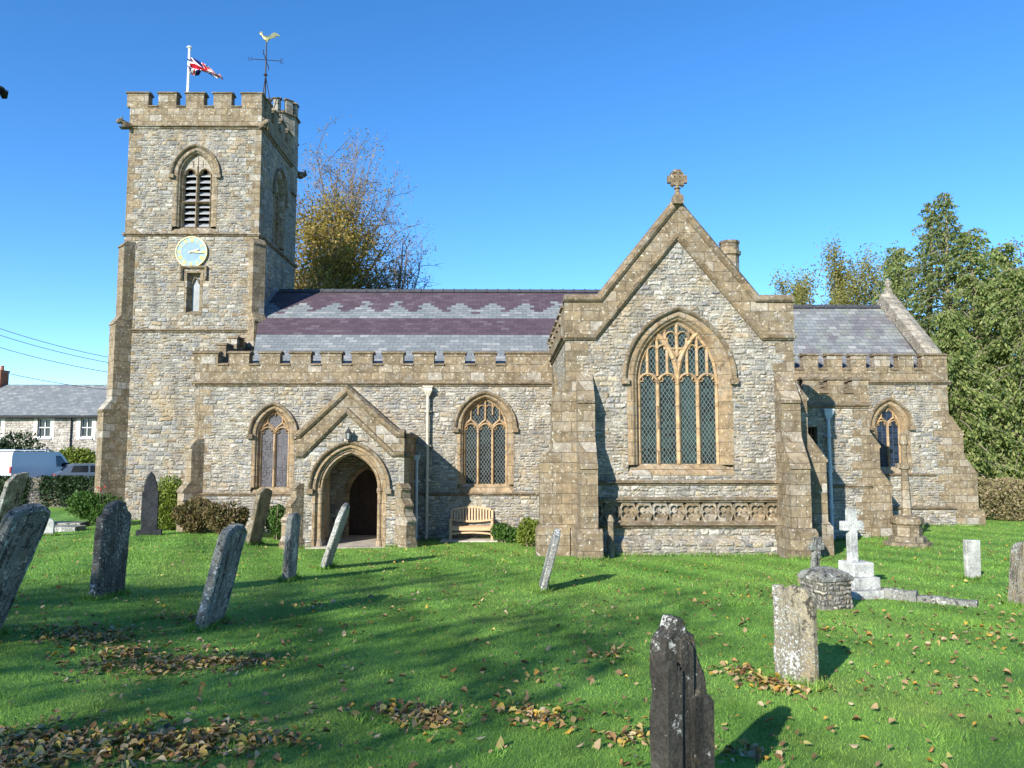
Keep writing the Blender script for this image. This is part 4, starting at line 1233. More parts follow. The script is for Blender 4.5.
# ================= fallen leaves
lx, ly, lz = [], [], []
def drift(px, py, sx, sy, n, th=.03):
    c = G(px, py); m_ = int(n * 1.7); lx.append(c.x + rng.laplace(0, sx * .95, m_)); ly.append(c.y + rng.laplace(0, sy * .95, m_)); lz.append(rng.random(m_) * th + .012)
for a in ((70, 634, .16, .22, 130), (105, 640, .20, .25, 150), (130, 655, .15, .25, 90), (165, 668, .25, .22, 150), (215, 664, .22, .25, 150), (248, 664, .14, .18, 80),
          (110, 668, .25, .15, 50), (20, 742, .25, .2, 200), (75, 750, .22, .22, 170), (140, 745, .25, .22, 130), (10, 765, .3, .2, 150), (195, 752, .22, .2, 170), (215, 735, .12, .15, 80), (265, 745, .2, .15, 60),
          (415, 716, .14, .16, 70), (435, 724, .12, .12, 70), (390, 712, .1, .1, 30), (530, 716, .12, .14, 45), (545, 722, .08, .08, 25), (610, 657, .12, .14, 30), (630, 738, .12, .14, 40), (655, 745, .1, .1, 20),
          (740, 672, .12, .12, 40), (765, 684, .14, .12, 60), (790, 692, .1, .08, 30), (755, 755, .12, .12, 35), (215, 622, .25, .12, 60), (195, 620, .2, .15, 50), (315, 607, .2, .2, 35), (520, 680, .3, .3, 30),
          (760, 595, .5, .6, 30), (950, 690, .4, .4, 40), (970, 640, .6, .6, 40), (870, 640, .6, .6, 40)):
    drift(*a)
for n, y0, y1 in ((560, 3.3, 7), (1200, 7, 13), (1300, 13, 24), (250, 20, 29)):
    x, y = scatter(n, y0, y1); lx.append(x); ly.append(y); lz.append(rng.random(len(x)) * .02 + .03)
x, y = scatter(900, 9, 24, .42, 5.5); lx.append(x); ly.append(y); lz.append(rng.random(len(x)) * .02 + .03)
lx, ly, lz = map(np.concatenate, (lx, ly, lz))
ok = ~keep_out(lx, ly); lx, ly, lz = lx[ok], ly[ok], lz[ok]
n = len(lx); L = rng.uniform(.016, .046, n); az = rng.uniform(0, 2 * np.pi, n); tl = rng.normal(0, .35, (n, 2)); cur = rng.uniform(-.5, .9, n)
c = np.stack([lx, ly, ground(lx, ly) + lz], -1)
a = np.stack([np.cos(az), np.sin(az), tl[:, 0]], -1) * L[:, None]; b_ = np.stack([-np.sin(az), np.cos(az), tl[:, 1]], -1) * (L * rng.uniform(.5, .85, n))[:, None]
up = np.zeros((n, 3)); up[:, 2] = cur * L
q = [c - a * .9, c - a * .25 + b_ * .85 + up, c + a * .35 + b_ * .7 + up, c + a, c + a * .35 - b_ * .7 + up, c - a * .25 - b_ * .85 + up]
V = np.stack(q, 1).reshape(-1, 3); k = np.arange(n)[:, None] * 6
F = np.concatenate([k + np.array([[0, 1, 2, 3]]), k + np.array([[0, 3, 4, 5]])])
LEAF = foliage('fallen_leaf', [(.12, .06, .022), (.24, .14, .06), (.38, .26, .13), (.17, .085, .03), (.50, .40, .24), (.32, .15, .04), (.52, .35, .05), (.33, .23, .12), (.09, .05, .024), (.48, .42, .12), (.22, .15, .075)], .15, .6)
tag(np_object('fallen_leaves', V, F, LEAF), 'dry brown and yellow leaves lying in drifts on the lawn', 'leaves', kind='stuff')

# ================= foliage helpers
def unit(v): return v / np.maximum(1e-6, np.linalg.norm(v, axis=-1, keepdims=True))
def leaf_quads(c, size, rg, aspect=.55, down=0.0, d=None, flat=0.0):
    n = len(c)
    a = unit(rg.normal(0, 1, (n, 3)))
    if d is not None: a = unit(a * .55 + d)
    a = unit(a + np.array([0, 0, -down]))
    r_ = rg.normal(0, 1, (n, 3)); r_[:, 2] *= (1 - flat); b_ = unit(np.cross(a, r_))
    s = (size * rg.uniform(.6, 1.4, n))[:, None]
    return np.stack([c - a * s * .5, c + b_ * s * aspect * .5, c + a * s * .5, c - b_ * s * aspect * .5], 1)
def quads_obj(name, Q, mat, parent):
    V = Q.reshape(-1, 3); return np_object(name, V, np.arange(len(V)).reshape(-1, 4), mat, parent)

def shrub(name, label, cat, c, dims, n, leaf, mat, seed, group=None, lumps=7, aspect=.55, box=0.0, down=0.0):
    rg = np.random.default_rng(seed); c = np.array(c, float)
    t = thing(name, tuple(c), label, cat, group)
    dims = np.array(dims, float) * 1.15
    cs = rg.normal(0, 1, (lumps, 3)); cs = unit(cs) * rg.uniform(.25, .75, (lumps, 1)); cs[:, 2] = np.abs(cs[:, 2]) * .9 - .1
    rs = rg.uniform(.30, .66, lumps)
    cs[0] = 0, 0, .1; rs[0] = .62
    k = rg.integers(0, lumps, n); u = unit(rg.normal(0, 1, (n, 3)))
    if box: u = np.sign(u) * np.abs(u) ** (1 - box); u = u / np.maximum(1e-6, (np.abs(u) ** (2 + 6 * box)).sum(-1, keepdims=True) ** (1 / (2 + 6 * box)))
    p = cs[k] + u * (rs[k] * (rg.random(n) ** .22) * rg.uniform(.85, 1.08, n))[:, None]
    p[:, 2] = np.maximum(p[:, 2], -.48 + .1 * rg.random(n))
    p = p * dims / 2 * np.array([1, 1, 1.0]); p[:, 2] = (p[:, 2] + dims[2] * .25)
    p = p + c; p[:, 2] = np.maximum(p[:, 2], c[2] + .02)
    quads_obj('foliage', leaf_quads(p, leaf, rg, aspect, down, unit(p - c) * .6), mat, t)
    mb = MB(); r2 = random.Random(seed)
    for i in range(6):
        a = r2.uniform(0, 6.28); e = Vector((c[0] + math.cos(a) * dims[0] * .3, c[1] + math.sin(a) * dims[1] * .3, c[2] + dims[2] * r2.uniform(.4, .7)))
        b0 = Vector(c) + Vector((math.cos(a) * .06, math.sin(a) * .06, -.05)); mb.tube([b0, b0.lerp(e, .5) + Vector((0, 0, .08)), e], [.03, .022, .008], 5)
    mb.build('stem', BARK, t)
    return t

def grow(rg, p, d, L, r_, lev, mb, tips, o):
    """one limb: bends on its way, then forks"""
    n = 4; pts = [p.copy()]; rad = [r_]
    for i in range(n):
        d = (d + Vector((rg.gauss(0, 1), rg.gauss(0, 1), rg.gauss(0, 1))) * o['wob'] + Vector((0, 0, o['up']))).normalized()
        p = p + d * (L / n); pts.append(p.copy()); rad.append(r_ * (1 - (1 - o['thin']) * (i + 1) / n))
        if lev <= o['leaf_lev']: tips.append((p.copy(), d.copy()))
    mb.tube(pts, rad, 7 if lev > 3 else (5 if lev > 1 else 3))
    if lev == 0: return
    for k in range(o['fork'] if lev > 1 else o['fork'] + 1):
        ax = d.cross(Vector((rg.gauss(0, 1), rg.gauss(0, 1), rg.gauss(0, 1)))).normalized()
        dd = Matrix.Rotation(R(rg.uniform(*o['ang'])), 3, ax) @ d
        q = pts[-1] if k == 0 else pts[rg.choice((2, 3, 4))]
        grow(rg, q, dd, L * rg.uniform(*o['len']), max(o.get('rmin', .008), rad[-1] * rg.uniform(.62, .85)), lev - 1, mb, tips, o)
def broad_tree(name, label, cat, base, H, seed, leafmat, leaf, per_tip, spread, o=None, group=None, bark=None, sag=0.0):
    rg = random.Random(seed); nr = np.random.default_rng(seed)
    op = dict(wob=.16, up=.05, thin=.7, leaf_lev=1, fork=3, ang=(18, 46), len=(.62, .86), lev=4, first=.3, r=.28)
    op.update(o or {})
    t = thing(name, base, label, cat, group)
    mb, tips = MB(), []
    grow(rg, Vector((base[0], base[1], base[2] - .1)), Vector((rg.gauss(0, .05), rg.gauss(0, .05), 1)), H * op['first'], op['r'], op['lev'], mb, tips, op)
    top = max(v[2] for v in mb.v); k = H / (top - base[2])              # bring to the height and crown width asked for
    tp = np.array([q for q, _ in tips]); mid = tp[:, :2].mean(0); rad = np.percentile(np.hypot(*(tp[:, :2] - mid).T), 88)
    kx = spread / 2 / rad
    def fix(q):
        f = min(1.0, max(0.0, (q[2] - base[2]) / (H / k) * 2.2))
        return (base[0] + (q[0] - base[0]) * kx - (mid[0] - base[0]) * kx * f, base[1] + (q[1] - base[1]) * kx - (mid[1] - base[1]) * kx * f, base[2] + (q[2] - base[2]) * k)
    mb.v = [fix(q) for q in mb.v]
    mb.build('trunk', bark or BARK, t)
    T = np.array([fix(q) for q, _ in tips])
    if per_tip >= 1: T = np.repeat(T, int(per_tip), 0)
    else: T = T[nr.random(len(T)) < per_tip]
    T = T + nr.normal(0, op.get('puff', .35), T.shape)
    if op.get('zmax') is not None: T = T[T[:, 2] < base[2] + H * (op['zmax'] + nr.normal(0, .06, len(T)))]
    quads_obj('crown', leaf_quads(T, leaf, nr, .65, sag), leafmat, t)
    return t
def conifer(label, base, H, spread, seed, mat, n_br, leaf, group, bare=.0, per=26, droop=.35, name='conifer_tree', pw=.75):
    rg = random.Random(seed); nr = np.random.default_rng(seed)
    t = thing(name, base, label, 'tree', group)
    b = Vector(base); mb = MB()
    lean = Vector((rg.gauss(0, .02), rg.gauss(0, .02), 0))
    trunk = lambda f: b + Vector((0, 0, H * f)) + lean * (H * f) + Vector((math.sin(f * 7 + seed), math.cos(f * 5 + seed), 0)) * .12
    mb.tube([trunk(f) - Vector((0, 0, .1)) for f in np.linspace(0, 1, 12)], [.36 * (1 - f) + .025 for f in np.linspace(0, 1, 12)], 8)
    cs, ds = [], []
    for i in range(n_br):
        f = bare + (1 - bare) * (i + rg.random()) / n_br
        Lb = spread * max(.05, (1 - f)) ** pw * rg.choice((.55, .8, 1.0, 1.0, 1.3))
        a = i * 2.4 + rg.uniform(-.5, .5)
        out = Vector((math.cos(a), math.sin(a), 0)); p0 = trunk(f); up = rg.uniform(.1, .55) * (1 if f > .5 else .4)
        pts = [p0 + out * (Lb * s) + Vector((0, 0, Lb * (up * s - (droop + up * .6) * s * s))) for s in np.linspace(0, 1, 6)]
        mb.tube(pts, [.05 * (1 - s) * (1.3 - f) + .012 for s in np.linspace(0, 1, 6)], 4)
        for s in nr.uniform(.18, 1.04, max(4, int(per * (Lb / spread + .25)))):
            q = p0 + out * (Lb * s) + Vector((0, 0, Lb * (up * s - (droop + up * .6) * s * s)))
            side = Vector((-out.y, out.x, 0)) * rg.gauss(0, .22) * Lb * (1.15 - s)
            q = q + side
            for w in range(3):
                cs.append((q.x + rg.gauss(0, .10), q.y + rg.gauss(0, .10), q.z - abs(rg.gauss(0, .18)) * (w + .4)))
                ds.append((out.x * .5 + rg.gauss(0, .3), out.y * .5 + rg.gauss(0, .3), -.55))
    mb.build('trunk', BARK_P, t)
    quads_obj('crown', leaf_quads(np.array(cs), leaf, nr, .42, .2, np.array(ds)), mat, t)
    return t

def dome_tree(name, label, base, H, W, seed, leafmat, leaf, n_leaf, group=None, mid=.66, rz=.36, n_main=34, bark=None, puff=.22, twig=.013):
    """round headed tree: limbs reach out to a domed outline, each carrying side shoots and twigs"""
    rg = random.Random(seed); nr = np.random.default_rng(seed)
    t = thing(name, base, label, 'tree', group); b = Vector(base); mb = MB(); tips = []
    cen = b + Vector((0, 0, H * mid))
    trunk = lambda f: b + Vector((math.sin(f * 5 + seed) * .12 * f, math.cos(f * 4 + seed) * .12 * f, H * f - .1))
    mb.tube([trunk(f) for f in np.linspace(0, mid + rz * .5, 10)], [.30 * (1 - f) + .03 for f in np.linspace(0, 1, 10)], 8)
    bez = lambda p, c, q, s: p * (1 - s) ** 2 + c * 2 * s * (1 - s) + q * s * s
    for i in range(n_main):
        zf = 1 - 2 * (i + .5) / n_main * .86; a = i * 2.39996 + rg.uniform(-.3, .3); rr_ = math.sqrt(max(0, 1 - zf * zf))
        k = rg.uniform(.72, 1.06)
        e = cen + Vector((math.cos(a) * rr_ * W / 2 * k, math.sin(a) * rr_ * W / 2 * k, zf * H * rz * k))
        f0 = max(.18, mid - rz + (zf + 1) * rz * .42); p = trunk(f0); c = p.lerp(e, .45) + Vector((0, 0, H * .06 * rg.uniform(-.4, 1.2)))
        pts = [bez(p, c, e, s) + Vector((rg.gauss(0, .07), rg.gauss(0, .07), rg.gauss(0, .07))) * (s > 0) for s in np.linspace(0, 1, 8)]
        mb.tube(pts, [.085 * (1 - s) + twig for s in np.linspace(0, 1, 8)], 5)
        for j in range(9):
            s = rg.uniform(.30, 1.0); q = bez(p, c, e, s); o = (q - cen).normalized()
            d = (o * .8 + Vector((rg.gauss(0, 1), rg.gauss(0, 1), rg.gauss(0, 1) + .35)).normalized()).normalized()
            L = H * rg.uniform(.05, .11); m_ = q + d * L * .5 + Vector((0, 0, rg.gauss(0, .05))); r_ = q + d * L
            mb.tube([q, m_, r_], [twig * 1.6, twig * 1.2, twig * .7], 3)
            for w in range(5):
                u = q.lerp(r_, rg.uniform(.35, 1)); d2 = (d + Vector((rg.gauss(0, .6), rg.gauss(0, .6), rg.gauss(0, .5) + .2))).normalized(); L2 = L * rg.uniform(.35, .7)
                mb.tube([u, u + d2 * L2], [twig * .8, twig * .45], 3); tips.append(u + d2 * L2); tips.append(u + d2 * L2 * .5)
    mb.build('trunk', bark or BARK, t)
    T = np.array([tuple(q) for q in tips]); T = T[nr.integers(0, len(T), n_leaf)] + nr.normal(0, puff, (n_leaf, 3))
    quads_obj('crown', leaf_quads(T, leaf, nr, .65), leafmat, t)
    return t

# ================= trees
L_CONIF = foliage('conifer_green', [(.06, .11, .03), (.14, .19, .055), (.20, .25, .075), (.27, .305, .10), (.10, .145, .04), (.33, .34, .14)], .42)
L_CONIF_D = foliage('conifer_dark', [(.07, .10, .03), (.12, .155, .05), (.16, .195, .06), (.21, .235, .08), (.09, .12, .04)], .42)
L_OLIVE = foliage('olive_autumn_leaf', [(.16, .13, .025), (.26, .20, .04), (.34, .25, .06), (.21, .165, .035), (.40, .29, .09), (.12, .11, .025)], .4)
L_ORANGE = foliage('thin_orange_leaf', [(.20, .14, .06), (.27, .19, .075), (.17, .12, .06), (.30, .23, .08), (.22, .17, .10)], .3)
L_YELL = foliage('thin_yellow_leaf', [(.20, .19, .05), (.26, .24, .07), (.15, .16, .05), (.30, .25, .08), (.18, .20, .06)], .4)
L_DARK = foliage('dark_leaf', [(.05, .06, .02), (.08, .08, .03), (.11, .08, .04)], .2)
L_RED = foliage('russet_leaf', [(.13, .075, .06), (.18, .10, .075), (.10, .06, .05)], .3)
L_GREEN = foliage('shrub_green', [(.03, .075, .015), (.055, .12, .02), (.085, .16, .03), (.045, .09, .02)], .25)
L_YGREEN = foliage('shrub_yellow_green', [(.10, .15, .02), (.15, .20, .03), (.20, .235, .04), (.075, .12, .018)], .3)
L_BROWN = foliage('faded_hydrangea', [(.11, .085, .035), (.16, .12, .05), (.08, .09, .03), (.20, .13, .065), (.12, .12, .04), (.17, .10, .055)], .25)
L_IVY = foliage('ivy_dark', [(.012, .028, .010), (.022, .045, .014), (.03, .06, .02)], .1)
L_HEDGE = foliage('autumn_hedge', [(.22, .19, .09), (.30, .25, .13), (.14, .14, .055), (.34, .25, .17), (.22, .20, .08)], .25)

def gp(px, py, Y):
    x = X(px, py, Y); return (x, Y, gz(x, Y))
def top_h(px, py, Y): return P(px, py, Y).z - gp(px, py, Y)[2]
G_BEHIND = 'trees behind the church'
dome_tree('broadleaf_tree', 'tall round headed tree with thin orange brown twigs rising behind the tower', gp(342, 292, 46), top_h(334, 151, 46), 7.8, 11, L_ORANGE, .11, 17000, G_BEHIND, .70, .31, 52)
dome_tree('broadleaf_tree', 'dense olive and yellow leaved tree beside the tower above the nave roof', gp(326, 292, 43), top_h(328, 212, 43), 5.0, 23, L_OLIVE, .17, 26000, G_BEHIND, .68, .34, 40, puff=.34)
dome_tree('broadleaf_tree', 'nearly bare dark tree with spreading branches above the middle of the nave roof', gp(400, 292, 44), top_h(405, 234, 44), 4.6, 38, L_DARK, .11, 1500, G_BEHIND, .70, .31, 30)
for px, py, Y, s_, lab in ((818, 264, 50, 1, 'slim sparse yellowing tree nearest the transept gable, above the chancel roof'), (848, 243, 52, 2, 'tall sparse yellowing tree above the middle of the chancel roof'), (878, 244, 51, 3, 'sparse yellowing tree beside the dark conifers above the chancel roof end')):
    broad_tree('aspen_tree', lab, 'tree', gp(px, 300, Y), top_h(px, py, Y), 50 + s_, L_YELL, .15, 30, 5.0,
               dict(wob=.10, up=.14, lev=5, fork=2, ang=(10, 30), len=(.66, .86), first=.26, r=.16, leaf_lev=1, puff=.32, rmin=.016), 'sparse yellowing trees', BARK_P)
for px, py, Y, sp, s_, mt, lab, br, lf, per in (
        (952, 188, 41, 4.2, 1, L_CONIF_D, 'tallest conifer with a ragged dark top, standing right of the chancel', 130, .21, 46),
        (924, 204, 43, 4.6, 2, L_CONIF_D, 'dark conifer rising straight behind the chancel gable coping', 130, .21, 46),
        (982, 228, 40, 4.6, 3, L_CONIF, 'yellow green drooping conifer in front of the tallest one', 150, .22, 60),
        (1026, 268, 38, 4.4, 4, L_CONIF, 'light green drooping conifer at the right edge of the photo', 150, .22, 60),
        (1012, 244, 47, 5.5, 7, L_CONIF, 'broad conifer filling the gaps at the back of the conifer group', 160, .25, 60),
        (896, 250, 45, 3.4, 6, L_CONIF, 'slim green conifer showing above the chancel gable coping', 120, .21, 50),
        (955, 312, 36.8, 3.2, 5, L_CONIF, 'low bushy light green conifer close to the chancel buttress', 150, .20, 66)):
    conifer(lab, gp(px, 400, Y), top_h(px, py, Y), sp, s_, mt, br, lf, 'conifers right of the chancel', .03, per, pw=(.6 if s_ > 2 else .75))
broad_tree('beech_tree', 'purple brown twiggy tree showing behind the conifers at the right edge', 'tree', gp(1020, 300, 56), top_h(1016, 240, 56), 71, L_RED, .2, 6, 8.5,
           dict(wob=.12, up=.06, lev=5, fork=2, ang=(14, 38), first=.25, puff=.4), G_BEHIND)
# trees on the near side of the churchyard, whose shade lies over the lawn
for i, (x, y, H, W_, s_, pt, lab) in enumerate(((-16.3, -11.0, 15.0, 9, 5, 1, 'tall thin tree on the near left side, shading the left of the lawn'),
                                (-22.5, -14.5, 15.0, 9, 7, 3, 'tall leafy tree farthest left on the near side, shading the lawn corner'),
                                (-12.6, -13.6, 14.0, 7, 6, 2, 'leafy tree on the near side, shading the leaf drifts at the left'),
                                (-14.0, -29.5, 18.0, 9, 8, 2, 'tall thin tree behind the viewer, shading the near right lawn'))):
    broad_tree('shade_tree', lab, 'tree', (x, y, gz(x, y)), H, 80 + s_, L_OLIVE, .22, pt, W_, dict(wob=.15, up=.03, lev=5, fork=3, ang=(20, 48), len=(.62, .82), puff=.5))

# ================= shrubs by the walls
def bush_at(px, py0, Y): x = X(px, py0, Y); return (x, Y, gz(x, Y))
def place_shrub(name, label, pxa, pxb, pyt, pyb, mat, n, leaf, seed, dep=.8, maxY=None, **k):
    g = G((pxa + pxb) / 2, pyb); Y = g.y
    if maxY and Y > maxY: Y = maxY; g = Vector(gp((pxa + pxb) / 2, pyb, Y))
    w = X(pxb, pyb, Y) - X(pxa, pyb, Y); h = P((pxa + pxb) / 2, pyt, Y).z - g.z
    return shrub(name, label, 'shrub', (g.x, Y + w * dep * .35, g.z), (w * 1.02, w * dep, h * 1.05), n, leaf, mat, seed, **k)
place_shrub('round_bush', 'clipped yellow green bush against the tower wall', 150, 185, 462, 531, L_YGREEN, 9000, .08, 3, .9, maxY=28.3, box=.3)
place_shrub('hydrangea_bush', 'brown and green faded hydrangea bush under the aisle buttress', 164, 210, 492, 534, L_BROWN, 6000, .10, 4, .8, maxY=24.8)
place_shrub('hydrangea_bush', 'brown and green faded hydrangea bush left of the brown leaning headstone', 198, 246, 490, 536, L_BROWN, 6000, .10, 5, .8, maxY=24.8)
place_shrub('green_bush', 'dark green bush between the brown leaning headstone and the porch', 262, 287, 494, 540, L_GREEN, 5000, .09, 6, .8, maxY=25)
place_shrub('rose_bush', 'dark green bush with small red flowers at the foot of the tower', 66, 128, 482, 527, L_GREEN, 9000, .10, 7, .6, maxY=28)
place_shrub('low_plant', 'low green plant on the right of the porch doorway', 374, 404, 534, 546, L_GREEN, 1800, .08, 8, .5)
place_shrub('low_plant', 'low green plant on the left of the porch doorway', 300, 319, 533, 545, L_GREEN, 1200, .08, 9, .5)
place_shrub('green_bush', 'low dark green bush directly right of the wooden bench', 488, 520, 519, 543, L_GREEN, 4000, .09, 10, .6)
place_shrub('mallow_bush', 'taller yellow green leafy bush against the transept corner', 514, 545, 510, 547, L_YGREEN, 4200, .09, 11, .6)
place_shrub('autumn_hedge', 'pale brown overgrown hedge below the conifers', 978, 1075, 462, 521, L_HEDGE, 14000, .12, 12, .4)
# red flowers
rb = [o for o in bpy.data.objects if o.name.startswith('rose_bush')][0]
RED_P = plain('red_petal', (.50, .03, .04), .6)
for px, py in ((101, 490), (105, 487), (98, 488)):
    mb = MB(); p = P(px, py, rb.location.y - .5)
    mb.lathe((p.x, p.y, p.z), [(.01, -.02), (.03, 0), (.034, .02), (.015, .04)], 7)
    mb.build('flower', RED_P, rb)
    mb = MB(); mb.tube([(p.x, p.y, p.z - .02), (p.x + .03, p.y + .1, p.z - .3), (p.x, p.y + .3, p.z - .8)], .008, 4); mb.build('flower_stem', BARK, rb)

# ================= headstones
def stone_outline(style, w, h):
    hw = w / 2
    if style == 'round': top = [(hw * math.cos(t), h - hw * .42 + hw * .42 * math.sin(t)) for t in np.linspace(0, math.pi, 15)]
    elif style == 'arch': top = [(u, v) for u, v in arch(hw, hw * 1.05, h - hw * 1.05, 8)][::-1]
    elif style == 'gothic': top = [(hw, h - hw * 2.6), (hw * .8, h - hw * 2.5)] + [(u * .8, v) for u, v in arch(hw, hw * 2.3, h - hw * 2.3, 8)][::-1] + [(-hw * .8, h - hw * 2.5), (-hw, h - hw * 2.6)]
    elif style == 'shoulder':
        a = hw * .66
        top = [(hw, h - a * .95), (hw * .98, h - a * .8), (hw * .86, h - a * .72), (a, h - a * .62)] + [(a * math.cos(t), h - a * .6 + a * .6 * math.sin(t)) for t in np.linspace(.15, math.pi - .15, 11)] + [(-a, h - a * .62), (-hw * .86, h - a * .72), (-hw * .98, h - a * .8), (-hw, h - a * .95)]
    elif style == 'halfround':
        top = [(hw, h - hw * .12), (hw * .7, h - hw * .10)] + [(hw * .75 * math.cos(t) - hw * .12, h - hw * .62 + hw * .62 * math.sin(t)) for t in np.linspace(.55, math.pi - .1, 10)] + [(-hw, h - hw * .72)]
    elif style == 'gable': top = [(hw, h - hw * .55), (hw * .15, h), (-hw * .15, h), (-hw, h - hw * .55)]
    elif style == 'slant': top = [(hw, h), (-hw * .3, h - .05), (-hw, h - hw * .7)]
    elif style == 'broken': top = [(hw * k, h * q) for k, q in ((1, .66), (.9, .70), (.72, .705), (.66, .78), (.45, .80), (.42, .89), (.12, .92), (.0, .985), (-.15, 1.0), (-.48, .985), (-.56, .93), (-.85, .905), (-1, .85))]
    else: top = [(hw, h), (-hw, h)]
    return [(-hw, -.35), (hw, -.35)] + top
def headstone_at(px, py, h, w, t, lean, mat, style, label, yaw=0.0, pitch=0.0, Y=None, moulding=False, group='old headstones standing in the lawn', name='headstone', rough=.006, seed=1, base=None, layer=False):
    g = G(px, py) if Y is None else Vector(gp(px, py, Y))
    mb = MB(); fr = Fr((0, 0, 0), 90)                       # faces east; its width runs north
    rg = random.Random(seed)
    out = stone_outline(style, w, h)
    # break the long edges up so that they are not ruler straight
    pts = []
    for i, p in enumerate(out):
        q = out[(i + 1) % len(out)]; L = math.hypot(q[0] - p[0], q[1] - p[1]); n = max(1, int(L / .12))
        for k in range(n): pts.append((p[0] + (q[0] - p[0]) * k / n + rg.gauss(0, rough), p[1] + (q[1] - p[1]) * k / n + rg.gauss(0, rough)))
    STONES.append((g.x, g.y, w / 2, t / 2, R(yaw)))
    c = .018
    def inset(d): 
        cx, cy = 0, h * .45
        res = []
        n = len(pts)
        for i in range(n):
            a, b = Vector(pts[i - 1]), Vector(pts[(i + 1) % n]); tt = (b - a).normalized(); res.append((pts[i][0] - tt.y * d, pts[i][1] + tt.x * d))
        return res
    r0, r1 = pts, inset(c)
    mb.loft([[fr(u, v, -t / 2 + c) for u, v in r0], [fr(u, v, t / 2 - c) for u, v in r0], [fr(u, v, t / 2) for u, v in r1]], True)
    mb.loft([[fr(u, v, -t / 2) for u, v in r1], [fr(u, v, -t / 2 + c) for u, v in r0]], True)
    for w_, fl in ((t / 2, 1), (-t / 2, 0)):
        tr = tessellate_polygon([[Vector((u, v, 0)) for u, v in r1]])
        mb.add([fr(u, v, w_) for u, v in r1], [tuple(x) if fl else tuple(x)[::-1] for x in tr])
    if layer:                                              # a sheet split away from the face, standing lower and ragged
        for (ua, ub, vt, dw_) in ((.1, .98, .62, .05), (-.98, -.35, .80, .035), (-.3, .25, .9, .018)):
            a, b = ua * w / 2, ub * w / 2; n = 9
            tp = [(a + (b - a) * i / n, h * vt - abs(i / n - .4) * .10 * h + rg.gauss(0, .012)) for i in range(n + 1)]
            ol = [(a, -.3)] + tp + [(b, -.3)]
            mb.plate(fr, ol[::-1], [], t / 2 - .005, t / 2 + dw_)
    if base:
        bw, bh = base
        mb2 = MB(); mb2.fbox(fr, -bw / 2, bw / 2, -.3, bh, -t * .5 - .12, t * .5 + .12)
    if moulding or base:
        root = thing(name, g, label, 'gravestone', group)
        root.rotation_euler = (R(pitch), R(lean), R(yaw))
        s_ = mb.build('slab', mat, None); s_.parent = root
        if moulding:
            m2 = MB(); ins2 = inset(.05)
            k = [p for p in ins2 if p[1] > .15]
            m2.bar(fr, k, .014, t / 2 - .004, t / 2 + .018); x_ = m2.build('moulded_border', mat, None); x_.parent = root
        if base: x_ = mb2.build('plinth', mat, None, bevel=.015); x_.parent = root
        return root
    o = mb.build(name, mat, None); o.location = g
    o.rotation_euler = (R(pitch), R(lean), R(yaw))
    return tag(o, label, 'gravestone', group)
headstone_at(107, 596, 1.45, .86, .13, 3, HS_DARK, 'shoulder', 'broad dark headstone with white lichen and shouldered top, on the left of the lawn', seed=2)
headstone_at(209, 626, 1.38, .80, .12, 13, HS_GREY, 'round', 'blue grey headstone leaning hard to the right over a patch of brown leaves', seed=3, moulding=True)
headstone_at(-26, 640, 1.58, .72, .12, 21, HS_GREY, 'round', 'headstone cut by the left photo edge, leaning far right with a moulded border', seed=4, moulding=True)
headstone_at(1, 531, 2.0, .95, .14, 14, HS_GREY, 'slant', 'grey headstone leaning at the far left edge in front of the white van', seed=5)
headstone_at(325, 568, 1.50, .74, .11, 18, HS_PALE, 'arch', 'pale pointed headstone leaning steeply in front of the porch doorway', seed=6)
headstone_at(289, 580, 1.28, .62, .12, 3, HS_GREY, 'round', 'nearly upright blue grey headstone left of the porch doorway', seed=7)
headstone_at(253, 544, 1.66, .82, .13, 12, HS_BROWN, 'round', 'brown headstone leaning right in front of the two light aisle window', seed=8, yaw=-8)
headstone_at(149, 535, 1.95, .48, .16, 0, HS_BLACK, 'gothic', 'narrow black pointed headstone on a plinth before the clipped bush', seed=9, yaw=-70, base=(.72, .16))
headstone_at(542, 590, 1.12, .62, .11, 15, HS_GREY, 'gable', 'thin lichened headstone seen edge on, leaning right before the transept', seed=10)
headstone_at(797, 684, .93, .43, .10, 0, HS_SPOT, 'halfround', 'spotted headstone with half rounded top and leaves at its foot', seed=11, yaw=38)
headstone_at(679, 812, 1.09, .34, .13, 0, HS_NEAR, 'broken', 'broken jagged shaded headstone nearest the viewer', seed=12, rough=.010, yaw=-60, pitch=-1, layer=True)
headstone_at(973, 580, .78, .32, .10, 1, HS_CLEAN, 'flat', 'small plain pale grey headstone standing alone on the right lawn', seed=13, yaw=-80)
headstone_at(1023, 607, 1.0, .60, .12, 7, HS_SPOT, 'round', 'white lichened headstone cut by the right edge of the photo', seed=14)
headstone_at(48, 530, .55, .34, .10, 0, MARBLE, 'arch', 'tiny white headstone beside the bush at the foot of the tower', seed=15, yaw=-75, Y=24.0)

# stone cross on three steps, small old cross, chest tomb, kerb
def stepped(mb, c, steps, rot=0.0):
    z = c[2] - .15
    M = Matrix.Translation(c) @ Matrix.Rotation(rot, 4, 'Z') @ Matrix.Translation(-Vector(c))
    for i, (w, d, h) in enumerate(steps):
        m2 = MB(); m2.box(c[0] - w / 2, c[0] + w / 2, c[1] - d / 2, c[1] + d / 2, z, z + h + (.15 if i == 0 else 0)); m2.xf(M)
        mb.add(m2.v, m2.f); z += h + (.15 if i == 0 else 0) + .0005
    return z
c = G(857, 596); t = thing('cross_monument', c, 'white stone cross on a stepped base in front of the vestry', 'grave cross', 'stone crosses among the graves')
s_ = 769 / c.y
mb = MB(); zt = stepped(mb, c, [(.72, .74, .14), (.52, .54, .20), (.40, .40, .24)], R(14)); mb.build('stepped_base', PALE_S if False else MARBLE, t, bevel=.012)
